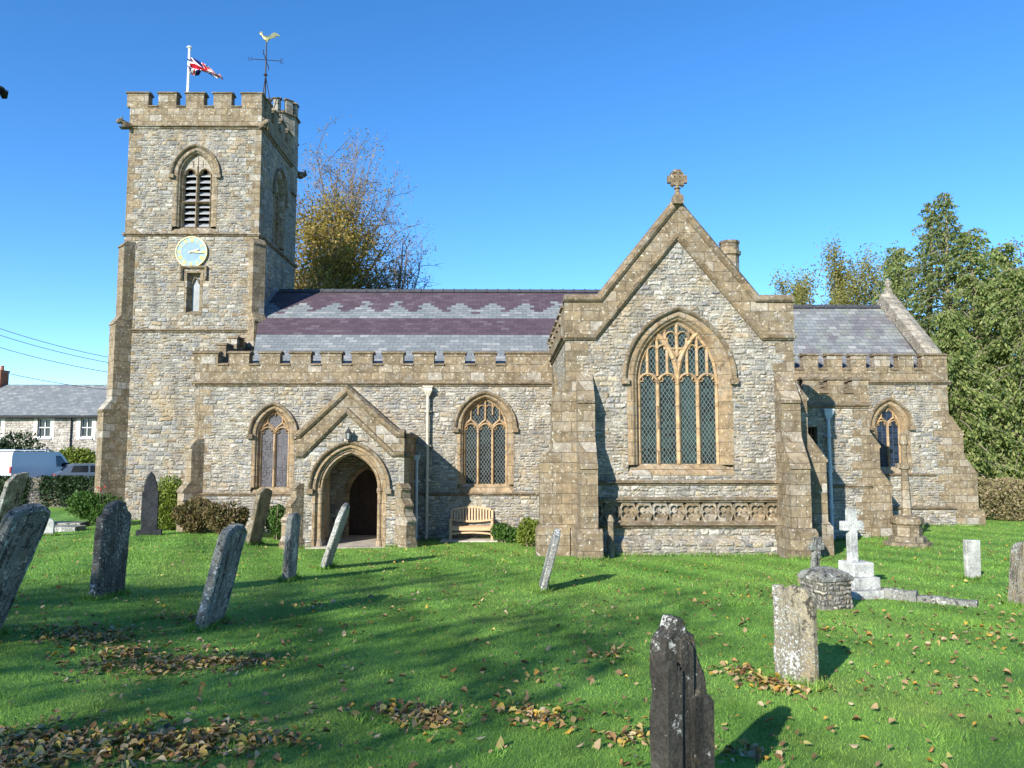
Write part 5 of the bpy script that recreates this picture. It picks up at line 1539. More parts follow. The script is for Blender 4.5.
H = P(852, 509, c.y).z - zt
mb = MB(); f_ = Fr((c.x - .05, c.y, zt), 14)
mb.fbox(f_, -.075, .075, -.02, H, -.06, .06); mb.fbox(f_, -.20, .20, H - .36, H - .20, -.0595, .0595)
mb.build('cross', MARBLE, t, bevel=.012)
c = G(815, 584); t = thing('small_cross', c, 'small weathered grey cross left of the white cross, near the transept buttress', 'grave cross', 'stone crosses among the graves')
mb = MB(); zt = stepped(mb, c, [(.44, .44, .12), (.3, .3, .12)], R(20)); mb.build('stepped_base', HS_BROWN, t, bevel=.012)
H = P(817, 537, c.y).z - zt; mb = MB(); f_ = Fr((c.x, c.y, zt), 20)
mb.v = []; mb.fbox(f_, -.07, .07, -.02, H, -.05, .05); mb.fbox(f_, -.16, .16, H * .62, H * .62 + .13, -.049, .049)
mb.v = [(p[0] + (p[2] - zt) * .12, p[1], p[2]) for p in mb.v]
mb.build('cross', HS_GREY, t, bevel=.01)
c = G(836, 611); t = thing('chest_tomb', c, 'squat rubble tomb with a sloping stone lid in front of the white cross', 'tomb')
w_ = (X(859, 600, c.y) - X(814, 600, c.y)); mb = MB(); m2 = MB()
hh = P(836, 583, c.y).z - c.z; cy_ = c.y + .35; a = R(18)
M = Matrix.Translation((c.x, cy_, c.z)) @ Matrix.Rotation(a, 4, 'Z')
m2 = MB(); q = w_ * .40
m2.loft([[(sx * q * k, sy * q * k * .95, z) for sx, sy in ((-1, -1), (0.0, -1.03), (1, -1), (1.04, 0), (1, 1), (0, 1.02), (-1, 1), (-1.03, 0))] for k, z in ((1.08, -.2), (1.05, .05), (.98, hh * .5), (1.0, hh))], True, 0, True); m2.xf(M)
m2.build('rubble_base', rubble('tomb_rubble', [(.4, (.36, .33, .27)), (.3, (.22, .205, .18)), (.3, (.29, .24, .16))], (.07, .10), 6.0, (.22, .2, .165), joint=.008), t, bevel=.015)
m2 = MB(); m2.loft([[(sx * q * k, sy * q * k * .95, z) for sx, sy in ((-1, -1), (1, -1), (1, 1), (-1, 1))] for k, z in ((1.1, hh + .001), (1.12, hh + .05), (.9, hh + .12), (.3, hh + .19))], True, 0, True); m2.xf(M)
m2.build('lid', HS_GREY, t, bevel=.012)
a_, b__ = G(880, 598), G(978, 607); t = thing('grave_kerb', a_, 'low mossy kerb stones lying in the grass right of the chest tomb', 'grave kerb')
for f0, f1, hk in ((0, .40, .17), (.41, 1.0, .10)):
    p, q = a_.lerp(b__, f0), a_.lerp(b__, f1); d = (q - p).normalized(); nn = Vector((-d.y, d.x, 0)) * .09
    mb = MB(); mb.loft([[(e + nn * s2 + Vector((0, 0, z)))[:] for s2, z in ((-1, -.15), (-1, hk * .8), (-.6, hk), (.6, hk), (1, hk * .8), (1, -.15))] for e in (p, p.lerp(q, .35) + Vector((0, 0, .01)), p.lerp(q, .7) - Vector((0, 0, .015)), q)], True, 0, True)
    mb.build('kerb_stone', HS_GREY, t)
# churchyard cross shaft on an octagonal base
c = G(908, 545); t = thing('churchyard_cross', c, 'brown medieval cross shaft on an octagonal base beside the vestry buttress', 'stone cross')
zz = lambda py: P(908, py, c.y).z - c.z
mb = MB(); mb.lathe((c.x, c.y, c.z), [(.66, -.2), (.66, .10), (.52, .12), (.50, .26), (.44, .28)], 8, 0, R(22.5)); mb.build('step', HS_BROWN, t)
mb = MB(); mb.lathe((c.x, c.y, c.z), [(.40, .27), (.40, zz(525)), (.46, zz(523)), (.46, zz(518)), (.38, zz(516)), (.15, zz(515))], 8, 0, R(22.5)); mb.build('socket_stone', ASH, t)
mb = MB(); mb.lathe((c.x, c.y, c.z), [(.16, zz(516)), (.145, zz(510)), (.10, zz(475)), (.10, zz(470)), (.15, zz(469)), (.15, zz(466)), (.09, zz(465)), (.085, zz(446)), (.12, zz(444)), (.10, zz(436)), (.03, zz(432))], 8, 0, R(22.5))
f_ = Fr((c.x, c.y, c.z)); mb.fbox(f_, -.24, .24, zz(468), zz(463), -.08, .08)
mb.build('shaft', ASH, t)
# slender weathered post by the transept buttress
c = gp(611, 556, 19.9); o = MB(); o.lathe((c[0], c[1], c[2]), [(.10, -.2), (.09, .6), (.08, P(611, 523, 19.9).z - c[2]), (.11, P(611, 521, 19.9).z - c[2]), (.04, P(611, 515, 19.9).z - c[2])], 7)
tag(o.build('stone_post', HS_BROWN, None, c), 'slender weathered stone post standing in the shade of the transept buttress', 'post')
# flat ledger slabs at the far left
for k_, (px, py) in enumerate(((66, 517), (60, 524))):
    c = gp(px, py, 27.5 - k_ * 1.6); mb = MB(); mb.box(c[0] - .7, c[0] + .7, c[1] - .35, c[1] + .35, c[2] - .1, c[2] + .16)
    o = mb.build('ledger_slab', HS_GREY, None, c, bevel=.02)
    tag(o, ('flat dark grave slab behind the leaning headstone, the farther of two', 'flat dark grave slab behind the leaning headstone, the nearer of two')[k_], 'grave slab', 'flat grave slabs')

sow_grass()
# ================= bench on its slab
TEAK = Mt('new_teak', .55, .3)
g_ = TEAK.noise(TEAK.scale(TEAK.co, (3, 3, 30)), 2.0, 4)
TEAK.color(TEAK.ramp(g_, [(.3, (.44, .285, .16)), (.7, (.56, .39, .235))])); TEAK = TEAK.m
c = G(471, 541.5)
o = MB(); o.box(c.x - .98, c.x + .98, c.y - .22, c.y + .62, c.z - .1, c.z + .045)
tag(o.build('bench_slab', plain('concrete_slab', (.42, .38, .32), .9, .1, 0, .3, 4), None, (c.x, c.y, c.z), bevel=.01), 'pale concrete slab under the wooden bench', 'slab')
zb = c.z + .046; bx, by = c.x - .0, c.y + .05
bwid = (X(491, 530, by) - X(449.5, 530, by)) / 2
t = thing('garden_bench', (bx, by, zb), 'light wooden slatted bench with arched back against the aisle wall', 'bench')
f_ = Fr((bx, by, zb))
for s_ in (-1, 1):
    mb = MB(); mb.fbox(f_, s_ * bwid - .035, s_ * bwid + .035, 0, .62, -.035, .035); mb.build('leg', TEAK, t, bevel=.006)
    mb = MB(); f2 = f_; mb.loft([[f_(s_ * bwid + a, z, w + b) for a, b in ((-.035, -.03), (.035, -.03), (.035, .03), (-.035, .03))] for z, w in ((0, -.50), (.42, -.50), (.92, -.60))], True, 0, True); mb.build('leg', TEAK, t)
    mb = MB(); mb.fbox(f_, s_ * bwid - .045, s_ * bwid + .045, .621, .665, -.54, .06); mb.build('armrest', TEAK, t, bevel=.008)
mb = MB()
for i in range(6): mb.fbox(f_, -bwid + .037, bwid - .037, .40, .425, -.47 + i * .085, -.47 + i * .085 + .065)
mb.fbox(f_, -bwid + .036, bwid - .036, .30, .395, -.015, .015)
mb.build('seat', TEAK, t)
mb = MB(); n = 10
mb.loft([[f_(u, .16 + .05 * math.cos(u / bwid * 1.5) + dz, w) for dz, w in ((0, -.012), (.055, -.012), (.055, .012), (0, .012))] for u in np.linspace(-bwid + .036, bwid - .036, n)], True, 0, True)
mb.build('front_rail', TEAK, t)
mb = MB()
bk = lambda z: -.50 - (z - .42) * .2
for zf, th_ in ((lambda u: .88 + .10 * math.cos(u / bwid * 1.5), .07), (lambda u: .58 - .06 * math.cos(u / bwid * 1.5), .06)):
    mb.loft([[f_(u, zf(u) + dz, bk(zf(u)) + w) for dz, w in ((0, -.018), (th_, -.018), (th_, .018), (0, .018))] for u in np.linspace(-bwid + .036, bwid - .036, 12)], True, 0, True)
for u in np.linspace(-bwid + .1, bwid - .1, 13):
    za, zb2 = .58 - .06 * math.cos(u / bwid * 1.5) + .05, .88 + .10 * math.cos(u / bwid * 1.5) + .01
    mb.loft([[f_(u + a, z, bk(z) + b) for a, b in ((-.026, -.008), (.026, -.008), (.026, .008), (-.026, .008))] for z in (za, zb2)], True, 0, True)
mb.build('backrest', TEAK, t)

# ================= lantern and notice board on the porch
c = Vector((pc - .02, YP - .004, P(348, 440, YP).z)); t = thing('wall_lantern', c, 'small black lantern on the porch gable above the doorway', 'lantern')
BLACK = plain('black_iron', (.02, .02, .022), .5, .4)
f_ = Fr(c)
mb = MB(); mb.fbox(f_, -.05, .05, -.08, .08, 0, .02); mb.tube([f_(0, -.03, .02), f_(0, -.06, .12), f_(0, .0, .2)], .014, 6); mb.build('bracket', BLACK, t)
mb = MB(); mb.lathe(f_(0, 0, .2), [(.05, 0), (.09, .02), (.085, .03)], 6); mb.lathe(f_(0, 0, .2), [(.10, .20), (.11, .21), (.05, .29), (.02, .34), (.015, .38)], 6)
for k in range(6): a = R(60 * k); mb.tube([f_(.065 * math.cos(a), .03, .2 + .065 * math.sin(a)), f_(.095 * math.cos(a), .20, .2 + .095 * math.sin(a))], .007, 4)
mb.build('cage', BLACK, t)
mb = MB(); mb.lathe(f_(0, 0, .2), [(.06, .031), (.088, .199)], 6); mb.build('lantern_glass', plain('lantern_glass', (.25, .27, .26), .2, .5), t)
bxx = px0 + .385
t = thing('notice_board', (bxx, YP + 1.1, 1.5), 'dark framed notice board on the inner left wall of the porch', 'notice board')
f_ = Fr((bxx, YP + 1.1, 1.5), 90)
mb = MB()
for a in ((-.45, .45, .52, .58), (-.45, .45, -.58, -.52), (-.45, -.39, -.519, .519), (.39, .45, -.519, .519)): mb.fbox(f_, *a, 0, .05)
mb.build('frame', plain('dark_frame_wood', (.05, .03, .02), .6), t); mb = MB(); mb.fbox(f_, -.39, .39, -.52, .52, .002, .02); mb.build('panel', plain('dark_baize', (.03, .04, .05), .8), t)

# ================= flag and weathervane
Yf = 32.0
b0 = P(187.6, 100, Yf); tp = P(187.6, 48.5, Yf)
zroof = tz_s1 - .1
t = thing('flagpole', (b0.x, Yf, zroof), 'white flagpole standing on the tower roof', 'flagpole')
mb = MB(); mb.tube([(b0.x, Yf, zroof), (b0.x, Yf, tp.z)], [.065, .05], 10); mb.build('pole', plain('white_paint', (.75, .74, .72), .4, .4), t)
mb = MB(); mb.lathe((b0.x, Yf, tp.z), [(.03, 0), (.10, .01), (.12, .05), (.08, .09), (.01, .1)], 10); mb.build('finial', plain('white_paint_b', (.7, .7, .68), .4, .4), t)
m = Mt('union_flag_cloth', .8, .1)
uv = m.tc.outputs['UV']; u_, v_, _ = m.xyz(uv)
X_ = m.math('SUBTRACT', m.math('MULTIPLY', u_, 60.0), 30.0); Y_ = m.math('SUBTRACT', m.math('MULTIPLY', v_, 30.0), 15.0)
ax, ay = m.math('ABSOLUTE', X_), m.math('ABSOLUTE', Y_)
d1 = m.math('DIVIDE', m.math('SUBTRACT', m.math('MULTIPLY', ax, 1.0), m.math('MULTIPLY', ay, 2.0)), 2.236)
dg = m.math('ABSOLUTE', d1)
cblue, cred, cwh = (.012, .02, .13), (.50, .02, .04), (.72, .70, .70)
col = m.mix(m.math('LESS_THAN', dg, 3.0), cblue, cwh)
sgn = m.math('MULTIPLY', m.math('MULTIPLY', m.math('SIGN', X_), m.math('SIGN', Y_)), m.math('SIGN', d1))
# pinwheel: the red saltire sits to one side of each white arm
rs = m.math('MULTIPLY', m.math('LESS_THAN', dg, 2.0), m.math('MULTIPLY', m.math('LESS_THAN', sgn, 0.0), 1.0))
col = m.mix(rs, col, cred)
col = m.mix(m.math('MAXIMUM', m.math('LESS_THAN', ax, 5.0), m.math('LESS_THAN', ay, 5.0)), col, cwh)
col = m.mix(m.math('MAXIMUM', m.math('LESS_THAN', ax, 3.0), m.math('LESS_THAN', ay, 3.0)), col, cred)
m.color(col)
tpx = lambda px, py: P(px, py, Yf)
nu, nv = 44, 16
Vv, Ff, UV = [], [], []
for i in range(nu + 1):
    s = i / nu
    top_ = (188.6 + 32.5 * s, 56 + 19.5 * s ** .9 - 1.6 * math.sin(s * 3.14)); hgt = 16.0 * (1 - s) ** .8 * (1 - .15 * math.sin(s * 6)) + 3.4
    if s < .25: hgt = 15.8 - 14 * s + 1.5 * math.sin(s * 12)
    else: hgt = 12.9 * (1 - (s - .25) * 1.08) * (.82 + .18 * math.cos((s - .25) * 9)) + .8
    for j in range(nv + 1):
        q = j / nv
        p = tpx(top_[0], top_[1] + hgt * (1 - q))
        p = p + Vector((0, math.sin(s * 11 + q * 5.0) * .22 * s + math.sin(q * 15 + s * 8) * .14, 0))
        Vv.append(p); UV.append((s, q))
for i in range(nu):
    for j in range(nv):
        a = i * (nv + 1) + j; Ff.append((a, a + nv + 1, a + nv + 2, a + 1))
o_ = Vv[0]
me = bpy.data.meshes.new('flag'); me.from_pydata([tuple(p - o_) for p in Vv], [], Ff)
ul = me.uv_layers.new(name='UVMap')
for lp in me.loops: ul.data[lp.index].uv = UV[lp.vertex_index]
me.materials.append(m.m); me.polygons.foreach_set('use_smooth', [True] * len(me.polygons))
fl = bpy.data.objects.new('flag', me); C.objects.link(fl); fl.location = o_
sd = fl.modifiers.new('thickness', 'SOLIDIFY'); sd.thickness = .006
tag(fl, 'red white and blue union flag blowing limply from the flagpole', 'flag')

Yw = 33.2
w0 = P(266, 60, Yw); zt = P(266, 44, Yw).z
t = thing('weathervane', (w0.x, Yw, zroof), 'iron weathervane with compass arms and gilded cockerel on the tower roof', 'weathervane')
IRON = plain('dark_iron', (.035, .035, .045), .5, .4)
mb = MB(); mb.tube([(w0.x, Yw, zroof), (w0.x, Yw, zt + .1)], [.05, .03], 8); mb.lathe((w0.x, Yw, P(266, 75, Yw).z), [(.03, -.08), (.10, 0), (.03, .08)], 8)
for a in (20, 140, 260):
    mb.tube([(w0.x, Yw, P(266, 75, Yw).z), (w0.x + math.cos(R(a)) * .75, Yw + math.sin(R(a)) * .75, zroof)], .02, 5)
mb.build('rod', IRON, t)
za_ = w0.z
mb = MB(); Ra = .60
for a in (8, 98):
    d = Vector((math.cos(R(a)), math.sin(R(a)), 0)); mb.tube([Vector((w0.x, Yw, za_)) - d * Ra, Vector((w0.x, Yw, za_)) + d * Ra], .018, 5)
for a, ch in ((8, 'E'), (98, 'N'), (188, 'W'), (278, 'S')):
    p = Vector((w0.x, Yw, za_)) + Vector((math.cos(R(a)), math.sin(R(a)), 0)) * (Ra + .09); f_ = Fr(p, 8 if ch in 'EW' else 98)
    st = {'E': [[(.06, .1), (-.06, .1), (-.06, -.1), (.06, -.1)], [(-.06, 0), (.04, 0)]], 'N': [[(-.06, -.1), (-.06, .1), (.06, -.1), (.06, .1)]],
          'W': [[(-.08, .1), (-.04, -.1), (0, .06), (.04, -.1), (.08, .1)]], 'S': [[(.06, .08), (0, .1), (-.06, .06), (.0, 0), (.06, -.05), (0, -.1), (-.06, -.08)]]}[ch]
    for s_ in st: mb.bar(f_, s_, .012, -.01, .01)
mb.build('compass_arms', IRON, t)
GILT = plain('gilding', (.85, .62, .22), .25, .5, .9, .1)
mb = MB(); cz = zt + .12
f_ = Fr((w0.x, Yw, cz), 12)
mb.tube([f_(.05, .0, 0), f_(-.02, .12, 0)], [.03, .03], 6)
mb.loft([[f_(u, v + r_ * math.sin(a), r_ * .45 * math.cos(a)) for a in np.linspace(0, 2 * math.pi, 9)[:-1]] for u, v, r_ in ((-.36, .42, .02), (-.30, .40, .07), (-.24, .36, .085), (-.18, .24, .11), (-.06, .17, .15), (.08, .18, .14), (.18, .26, .11), (.24, .34, .08))], True, 0, True)
mb.plate(f_, [(.12, .22), (.24, .46), (.40, .56), (.58, .50), (.72, .36), (.52, .38), (.40, .32), (.50, .24), (.34, .26), (.2, .16)], [], -.025, .025)
mb.plate(f_, [(-.36, .46), (-.32, .56), (-.28, .49), (-.25, .55), (-.21, .46), (-.24, .40), (-.33, .44)], [], -.012, .012)
mb.plate(f_, [(-.36, .44), (-.46, .40), (-.36, .39)], [], -.012, .012)
o_ = f_(0, 0, 0); mb.v = [tuple(o_ + (Vector(q) - o_) * .82) for q in mb.v]
mb.build('cockerel', GILT, t)

# ================= beyond the churchyard on the left
Yw_ = 39.0
xw0, xw1 = X(-60, 490, Yw_), X(120, 490, Yw_)
mb = MB(); zt = P(60, 478, Yw_).z; zg = gz((xw0 + xw1) / 2, Yw_)
n = 26; rg = random.Random(3)
mb.loft([[(xw0 + (xw1 - xw0) * i / n, Yw_ + dy, (zt + rg.uniform(-.05, .05)) if up_ else zg - .5) for dy, up_ in ((-.22, 0), (-.2, 1), (.2, 1), (.22, 0))] for i in range(n + 1)], True, 0, True)
wl_ = thing('churchyard_wall', ((xw0 + xw1) / 2, Yw_, zg), 'shaded rubble boundary wall with ivy below the parked vehicles', 'wall')
mb.build('wall', RUB_D, wl_)
nr = np.random.default_rng(5); n = 16000
u = nr.random(n); keep = (np.sin(u * 19) + .6 * np.sin(u * 43 + 1) + nr.normal(0, .4, n)) > -.35; u = u[keep]; n = len(u)
pv = np.stack([xw0 + (xw1 - xw0) * u, Yw_ - .24 - nr.random(n) * .16, zg + (zt - zg + .12) * nr.random(n) ** .6], -1)
quads_obj('ivy', leaf_quads(pv, .11, nr, .8), L_IVY, wl_)
mb = MB(); xa, xb = X(-90, 470, 47), X(125, 470, 47)
mb.add([(xa - 30, 41.5, gz(xa - 30, 41.5) + .004), (xb + 12, 41.5, gz(xb, 41.5) + .004), (xb + 12, 50, gz(xb, 50) + .004), (xa - 30, 50, gz(xa - 30, 50) + .004)], [(0, 1, 2, 3)])
V = []
xx, yy = np.meshgrid(np.linspace(xa - 30, xb + 12, 60), np.linspace(41.5, 50, 12)); V = np.stack([xx, yy, ground(xx, yy) + .03], -1).reshape(-1, 3)
i, j = np.meshgrid(np.arange(59), np.arange(11)); k = (j * 60 + i).ravel(); F = np.stack([k, k + 1, k + 61, k + 60], -1)
tag(np_object('road', V, F, plain('asphalt', (.055, .055, .058), .9, .2, 0, .25, 9, .3)), kind='structure')

WHITE_P = plain('white_vehicle_paint', (.62, .64, .66), .3, .5, 0, .04)
SILV_P = plain('silver_blue_vehicle_paint', (.13, .17, .23), .3, .5, .3, .04)
V_GLASS = plain('vehicle_glass', (.015, .02, .025), .06, .6, 0, .1)
TYRE = plain('tyre_rubber', (.015, .015, .016), .8, .2); RIM = plain('wheel_rim', (.35, .36, .37), .35, .5, .7)
RED_L = plain('tail_lamp_red', (.35, .02, .02), .25, .5); HEADL = plain('headlamp', (.6, .62, .64), .15, .6); BLK_T = plain('black_trim', (.02, .02, .022), .6, .3)
def vehicle(name, label, loc, head, L, W, H, prof_, cabin, wheels, paint, windows, extras, cat, up_=1.0):
    t = thing(name, loc, label, cat)
    def fin(mb, nm, mat, par=None, bevel=0.0, smooth=False):
        o = mb.build(nm, mat, None, bevel=bevel, smooth=smooth); o.parent = par or t; return o
    mb = MB(); fr = Fr((0, 0, 0), 0)
    # section loft across the width: sides lean inwards above the waist
    def sect(y):
        k = abs(y) / (W / 2)
        return [(x, y * (1 - max(0, z - cabin) * .16), z) for x, z in prof_]
    mb.loft([sect(y) for y in (-W / 2, -W / 2 + .06, 0, W / 2 - .06, W / 2)], True, 0)
    for y in (-W / 2, W / 2):
        tr = tessellate_polygon([[Vector((x, z, 0)) for x, z in prof_]]); mb.add(sect(y), [tuple(q) for q in tr])
    body = fin(mb, 'body', paint)
    for wx, wy in wheels:
        for s_ in (-1, 1):
            mb = MB(); y = s_ * wy; r_ = .33
            ringz = lambda rr_, yy_: [(wx + rr_ * math.cos(a), yy_, r_ + rr_ * math.sin(a)) for a in np.linspace(0, 2 * math.pi, 21)[:-1]]
            mb.loft([ringz(.2, y + s_ * .02), ringz(r_ * .94, y + s_ * .02), ringz(r_, y), ringz(r_, y - s_ * .16), ringz(r_ * .9, y - s_ * .2)], True, 0, True)
            w_ = fin(mb, 'wheel', TYRE)
            mb = MB(); mb.loft([ringz(.2, y + s_ * .022), ringz(.18, y + s_ * .01), ringz(.06, y + s_ * .03), ringz(.001, y + s_ * .03)], True); fin(mb, 'rim', RIM, w_)
    for nm, quad, mat in windows + extras:
        for s_ in ((-1, 1) if quad[0] == 'side' else (1,)):
            mb = MB()
            if quad[0] == 'side':
                pts = [(x, s_ * (W / 2 * (1 - max(0, z - cabin) * .16) + .006), z) for x, z in quad[1]]
                q2 = [(x, y - s_ * .02, z) for x, y, z in pts]
                mb.loft([pts, q2], True, 0, True)
            elif quad[0] == 'end':                       # a pane on a sloping or upright end: two (x,z), half widths
                (xa, za), (xb, zb_), ha, hb, off = quad[1:]
                mb.loft([[(xa, -ha, za), (xa, ha, za), (xb, hb, zb_), (xb, -hb, zb_)], [(xa + off, -ha, za + .008), (xa + off, ha, za + .008), (xb + off, hb, zb_ + .008), (xb + off, -hb, zb_ + .008)]], True, 0, True)
            elif quad[0] == 'box': mb.box(*quad[1])
            elif quad[0] == 'tubes':
                for pts, r_ in quad[1]: mb.tube(pts, r_, 6)
            fin(mb, nm, mat)
    t.rotation_euler = (0, 0, head); t.scale = (1, 1, up_)
    return t
vl = P(40, 470, 45.5); vh = R(74)
vp = [(-2.5, .45), (-2.55, .6), (-2.52, 1.5), (-2.42, 1.98), (-2.3, 2.05), (.75, 2.05), (.95, 1.98), (1.65, 1.22), (2.35, 1.05), (2.5, .85), (2.52, .45), (1.95, .36), (1.85, .62), (1.6, .74), (1.35, .62), (1.25, .36), (-1.15, .36), (-1.25, .62), (-1.5, .74), (-1.75, .62), (-1.85, .36)]
rx, ry = X(12.5, 465, 44.6), 44.6                        # the rear right corner shows at this spot
cen = Vector((rx, ry, 0)) + Vector((math.cos(vh), math.sin(vh), 0)) * 2.5 - Vector((math.sin(vh), -math.cos(vh), 0)) * .95
vz = P(12, 449.5, 44.6).z - 2.05
vehicle('panel_van', 'white panel van with roof bars parked beyond the churchyard wall', (cen.x, cen.y, gz(cen.x, cen.y) + .03), vh, 5.0, 1.9, 2.05, vp, 1.1, ((-1.5, .93), (1.6, .93)), WHITE_P,
    [('window', ('side', [(.55, 1.2), (1.45, 1.2), (.92, 1.82), (.55, 1.82)]), V_GLASS), ('windscreen', ('end', (1.60, 1.30), (.98, 1.95), .78, .74, .012), V_GLASS)],
    [('side_panel', ('side', [(-2.2, .8), (-1.0, .8), (-1.0, 1.75), (-2.2, 1.75)]), WHITE_P), ('side_panel', ('side', [(-.8, .8), (.4, .8), (.4, 1.75), (-.8, 1.75)]), WHITE_P),
     ('tail_light', ('box', (-2.57, -2.5, -.92, -.80, .9, 1.25)), RED_L), ('tail_light', ('box', (-2.57, -2.5, .80, .92, .9, 1.25)), RED_L), ('bumper', ('box', (-2.66, -2.5, -.9, .9, .42, .62)), BLK_T),
     ('roof_rack', ('tubes', [([(x, -.75, 2.13), (x, .75, 2.13)], .03) for x in (-2.0, -1.0, 0.0)] + [([(-2.2, y, 2.15), (.3, y, 2.15)], .035) for y in (-.7, .7)]), WHITE_P),
     ('door_mirror', ('box', (1.15, 1.3, -1.16, -.96, 1.15, 1.42)), BLK_T), ('door_mirror', ('box', (1.15, 1.3, .96, 1.16, 1.15, 1.42)), BLK_T)], 'van', 1.08)
cp = [(-2.0, .40), (-2.05, .62), (-1.98, .92), (-1.72, 1.05), (-1.35, 1.42), (-1.0, 1.50), (.2, 1.50), (.55, 1.40), (1.15, .98), (1.9, .86), (2.05, .66), (2.05, .40), (1.75, .26), (1.65, .5), (1.38, .64), (1.1, .5), (1.0, .26), (-.98, .26), (-1.08, .5), (-1.35, .64), (-1.62, .5), (-1.72, .26)]
c = P(93, 470, 47.0)
vehicle('hatchback_car', 'silver blue hatchback car parked beside the white van', (c.x, 47.0, gz(c.x, 47.0) + .03), R(35), 4.1, 1.72, 1.5, cp, .9, ((-1.35, .84), (1.38, .84)), SILV_P,
    [('window', ('side', [(-1.25, 1.0), (-.35, 1.0), (-.35, 1.40), (-1.12, 1.38)]), V_GLASS), ('window', ('side', [(-.25, 1.0), (.85, 1.0), (.45, 1.38), (-.25, 1.40)]), V_GLASS),
     ('windscreen', ('end', (1.08, 1.04), (.58, 1.39), .70, .62, .012), V_GLASS), ('rear_window', ('end', (-1.68, 1.09), (-1.37, 1.40), .68, .60, -.012), V_GLASS)],
    [('tail_light', ('box', (-2.04, -1.92, -.82, -.62, .72, .92)), RED_L), ('tail_light', ('box', (-2.04, -1.92, .62, .82, .72, .92)), RED_L), ('headlight', ('box', (1.84, 2.0, -.8, -.55, .66, .8)), HEADL), ('headlight', ('box', (1.84, 2.0, .55, .8, .66, .8)), HEADL)], 'car')

# house
Yh = 56.0
hx0, hx1 = X(-190, 413, Yh), X(103, 413, Yh)
hz_e, hz_r = P(50, 413.5, Yh).z, P(50, 384.5, Yh + 3.6).z
hg = gz(-36, Yh)
house = thing('terraced_house', ((hx0 + hx1) / 2, Yh, hg), 'long pale stone house with grey slate roof and white sash windows', 'house')
fh_ = Fr((0, Yh, 0))
wins = [(X(37.5, 426, Yh), X(50.5, 426, Yh)), (X(80.5, 426, Yh), X(92, 426, Yh)), (X(-10, 426, Yh), X(1, 426, Yh)), (X(-60, 426, Yh), X(-49, 426, Yh))]
wz0, wz1 = P(44, 437, Yh).z, P(44, 418, Yh).z
mb = MB()
holes = [[(a, wz0), (b, wz0), (b, wz1), (a, wz1)] for a, b in wins]
mb.plate(fh_, [(hx0, hg - .5), (hx1, hg - .5), (hx1, hz_e), (hx0, hz_e)], holes, -.35, 0)
mb.plate(Fr((hx1, Yh, 0), 90), [(.36, hg - .5), (7.2, hg - .5), (7.2, hz_e), (3.6, hz_r - .1), (.36, hz_e + .05)], [], -.35, 0)
mb.plate(Fr((hx0, Yh + 7.2, 0), -90), [(0, hg - .5), (6.84, hg - .5), (6.84, hz_e + .05), (3.6, hz_r - .1), (0, hz_e)], [], -.35, 0)
mb.build('wall', RUB_H, house)
PAINT_W = plain('white_sash_paint', (.72, .72, .70), .5, .3, 0, .06)
CREAM_Q = plain('cream_quoin_paint', (.62, .58, .49), .8, .2, 0, .12)
for a, b in wins:
    mb = MB(); t_ = .06
    for q in ((a, a + t_, wz0, wz1), (b - t_, b, wz0, wz1), (a + t_, b - t_, wz0, wz0 + t_), (a + t_, b - t_, wz1 - t_, wz1), (a + t_, b - t_, (wz0 + wz1) / 2 - .03, (wz0 + wz1) / 2 + .03), ((a + b) / 2 - .02, (a + b) / 2 + .02, wz0 + t_, wz1 - t_)):
        mb.fbox(fh_, *q, -.2, -.1 if q[1] - q[0] > .07 else -.13)
    w_ = mb.build('window', PAINT_W, house)
    mb = MB(); mb.fbox(fh_, a, b, wz0, wz1, -.22, -.201); mb.build('pane', V_GLASS, w_)
    mb = MB()
    for q in ((a - .28, a, wz0 - .2, wz1 + .22), (b, b + .28, wz0 - .2, wz1 + .22), (a, b, wz1, wz1 + .22)): mb.fbox(fh_, *q, -.01, .02)
    mb.build('surround', CREAM_Q, w_); mb = MB(); mb.fbox(fh_, a - .1, b + .1, wz0 - .16, wz0, -.02, .10); mb.build('sill', PAINT_W, w_)
mb = MB()
ov = .3
for yy0, zz0, yy1, zz1 in ((Yh - ov, hz_e - .15, Yh + 3.6, hz_r), (Yh + 7.2 + ov, hz_e - .15, Yh + 3.6, hz_r)):
    mb.loft([[(hx0 - .3, yy0, zz0), (hx1 + .25, yy0, zz0)], [(hx0 - .3, yy1, zz1), (hx1 + .25, yy1, zz1)], [(hx0 - .3, yy1, zz1 - .12), (hx1 + .25, yy1, zz1 - .12)], [(hx0 - .3, yy0, zz0 - .12), (hx1 + .25, yy0, zz0 - .12)]], False)
rf = mb.build('roof', SLATE_H, house)
mb = MB(); mb.tube([(hx0 - .3, Yh - ov - .06, hz_e - .28), (hx1 + .2, Yh - ov - .06, hz_e - .28)], .07, 8); mb.tube([(X(72, 420, Yh), Yh - .08, hz_e - .3), (X(72, 420, Yh), Yh - .08, hg)], .05, 6); mb.build('gutter', BLK_T, house)
mb = MB(); chx = X(-1, 380, Yh + 3.6); cz = P(0, 372, Yh + 3.6).z
mb.box(chx - .45, chx + .42, Yh + 3.1, Yh + 4.1, hz_r - .8, cz); mb.box(chx - .5, chx + .47, Yh + 3.05, Yh + 4.15, cz, cz + .12)
for d in (-.2, .2): mb.lathe((chx + d, Yh + 3.6, cz + .12), [(.13, 0), (.11, .3), (.13, .32), (.13, .36)], 10)
mb.build('chimney', plain('red_brick', (.30, .11, .06), .9, .1, 0, .3, 8), rf)
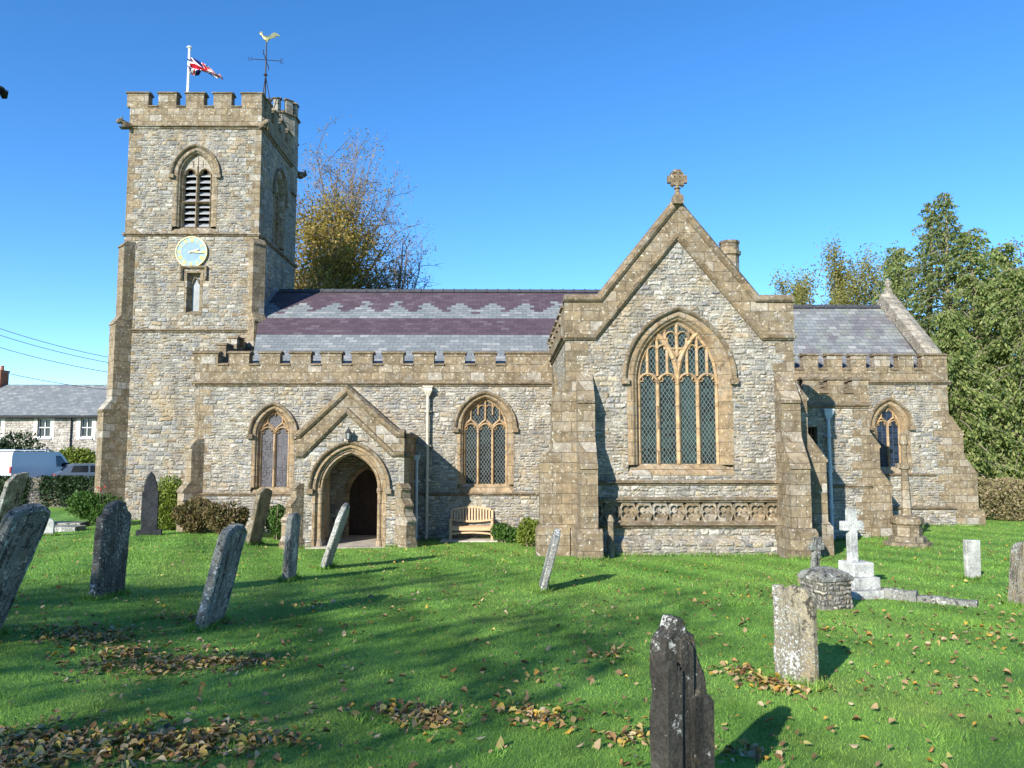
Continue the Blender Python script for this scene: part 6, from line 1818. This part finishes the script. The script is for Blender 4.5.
# hedges in front of the house
for px0_, px1_, pt_, pb_, Y, mt, s_, lab in ((-40, 46, 421, 476, 51.0, L_IVY, 1, 'tall dark evergreen bush in front of the house, behind the van'), (46, 102, 433, 480, 52.0, L_YGREEN, 2, 'rounded yellow green bush under the right window of the house')):
    x0_, x1_ = X(px0_, 440, Y), X(px1_, 440, Y); zb_ = gz((x0_ + x1_) / 2, Y)
    shrub('garden_bush', lab, 'shrub', ((x0_ + x1_) / 2, Y, zb_), (x1_ - x0_, 2.4, P(50, pt_, Y).z - zb_ + .2), 11000, .2, mt, 30 + s_)
# overhead cables
CAB = plain('cable_black', (.03, .03, .035), .6)
for pa, pb_, Y, lab in (((-30, 318), (135, 362), 44, 'topmost thin black overhead cable left of the tower'), ((-30, 325), (135, 367), 44.5, 'second black overhead cable from the top, left of the tower'), ((-30, 338), (135, 376), 45, 'third black overhead cable from the top, left of the tower'), ((-30, 364), (135, 392), 47, 'lowest thin black overhead cable, just above the house roof')):
    a, b = P(*pa, Y), P(*pb_, Y)
    mb = MB(); mb.tube([a.lerp(b, f) - Vector((0, 0, .25 * 4 * f * (1 - f))) for f in np.linspace(0, 1, 14)], .018, 5)
    tag(mb.build('overhead_cable', CAB, None, a), lab, 'cable', 'overhead cables')

# small dark bird flying past the left edge of the sky
c = P(-1, 90, 7.0)
mb = MB(); f_ = Fr(c)
def shrink(): mb.v = [tuple(c + (Vector(q) - c) * .4375) for q in mb.v]
mb.loft([[f_(u, v + r_ * math.sin(a), r_ * math.cos(a)) for a in np.linspace(0, 2 * math.pi, 11)[:-1]] for u, v, r_ in ((-.36, -.03, .012), (-.24, -.02, .05), (-.10, -.01, .085), (.0, .0, .09), (.06, .005, .08), (.105, .005, .05), (.122, .0, .02), (.14, -.005, .010), (.21, -.012, .003))], True, 0, True)
bird = thing('bird', c, 'small black bird flying at the left edge of the sky', 'bird')
FEATH = plain('black_feathers', (.012, .011, .011), .8, .15)
shrink(); mb.build('body', FEATH, bird, smooth=True)
for s_ in (-1, 1):
    mb = MB(); mb.plate(Fr(c, 0), [(-.16, 0), (.05, 0), (-.02, .05), (-.20, .05)], [], -.006, .006)
    mb.v = []; mb.f = []; mb.m = []
    pr = [f_(.05, .03, s_ * .06), f_(.02, .10, s_ * .28), f_(-.16, .06, s_ * .52), f_(-.26, .05, s_ * .50), f_(-.18, .07, s_ * .28), f_(-.14, .02, s_ * .06)]
    mb.loft([pr, [q - Vector((0, 0, .012)) for q in pr]], True, 0, True); shrink(); mb.build('wing', FEATH, bird)
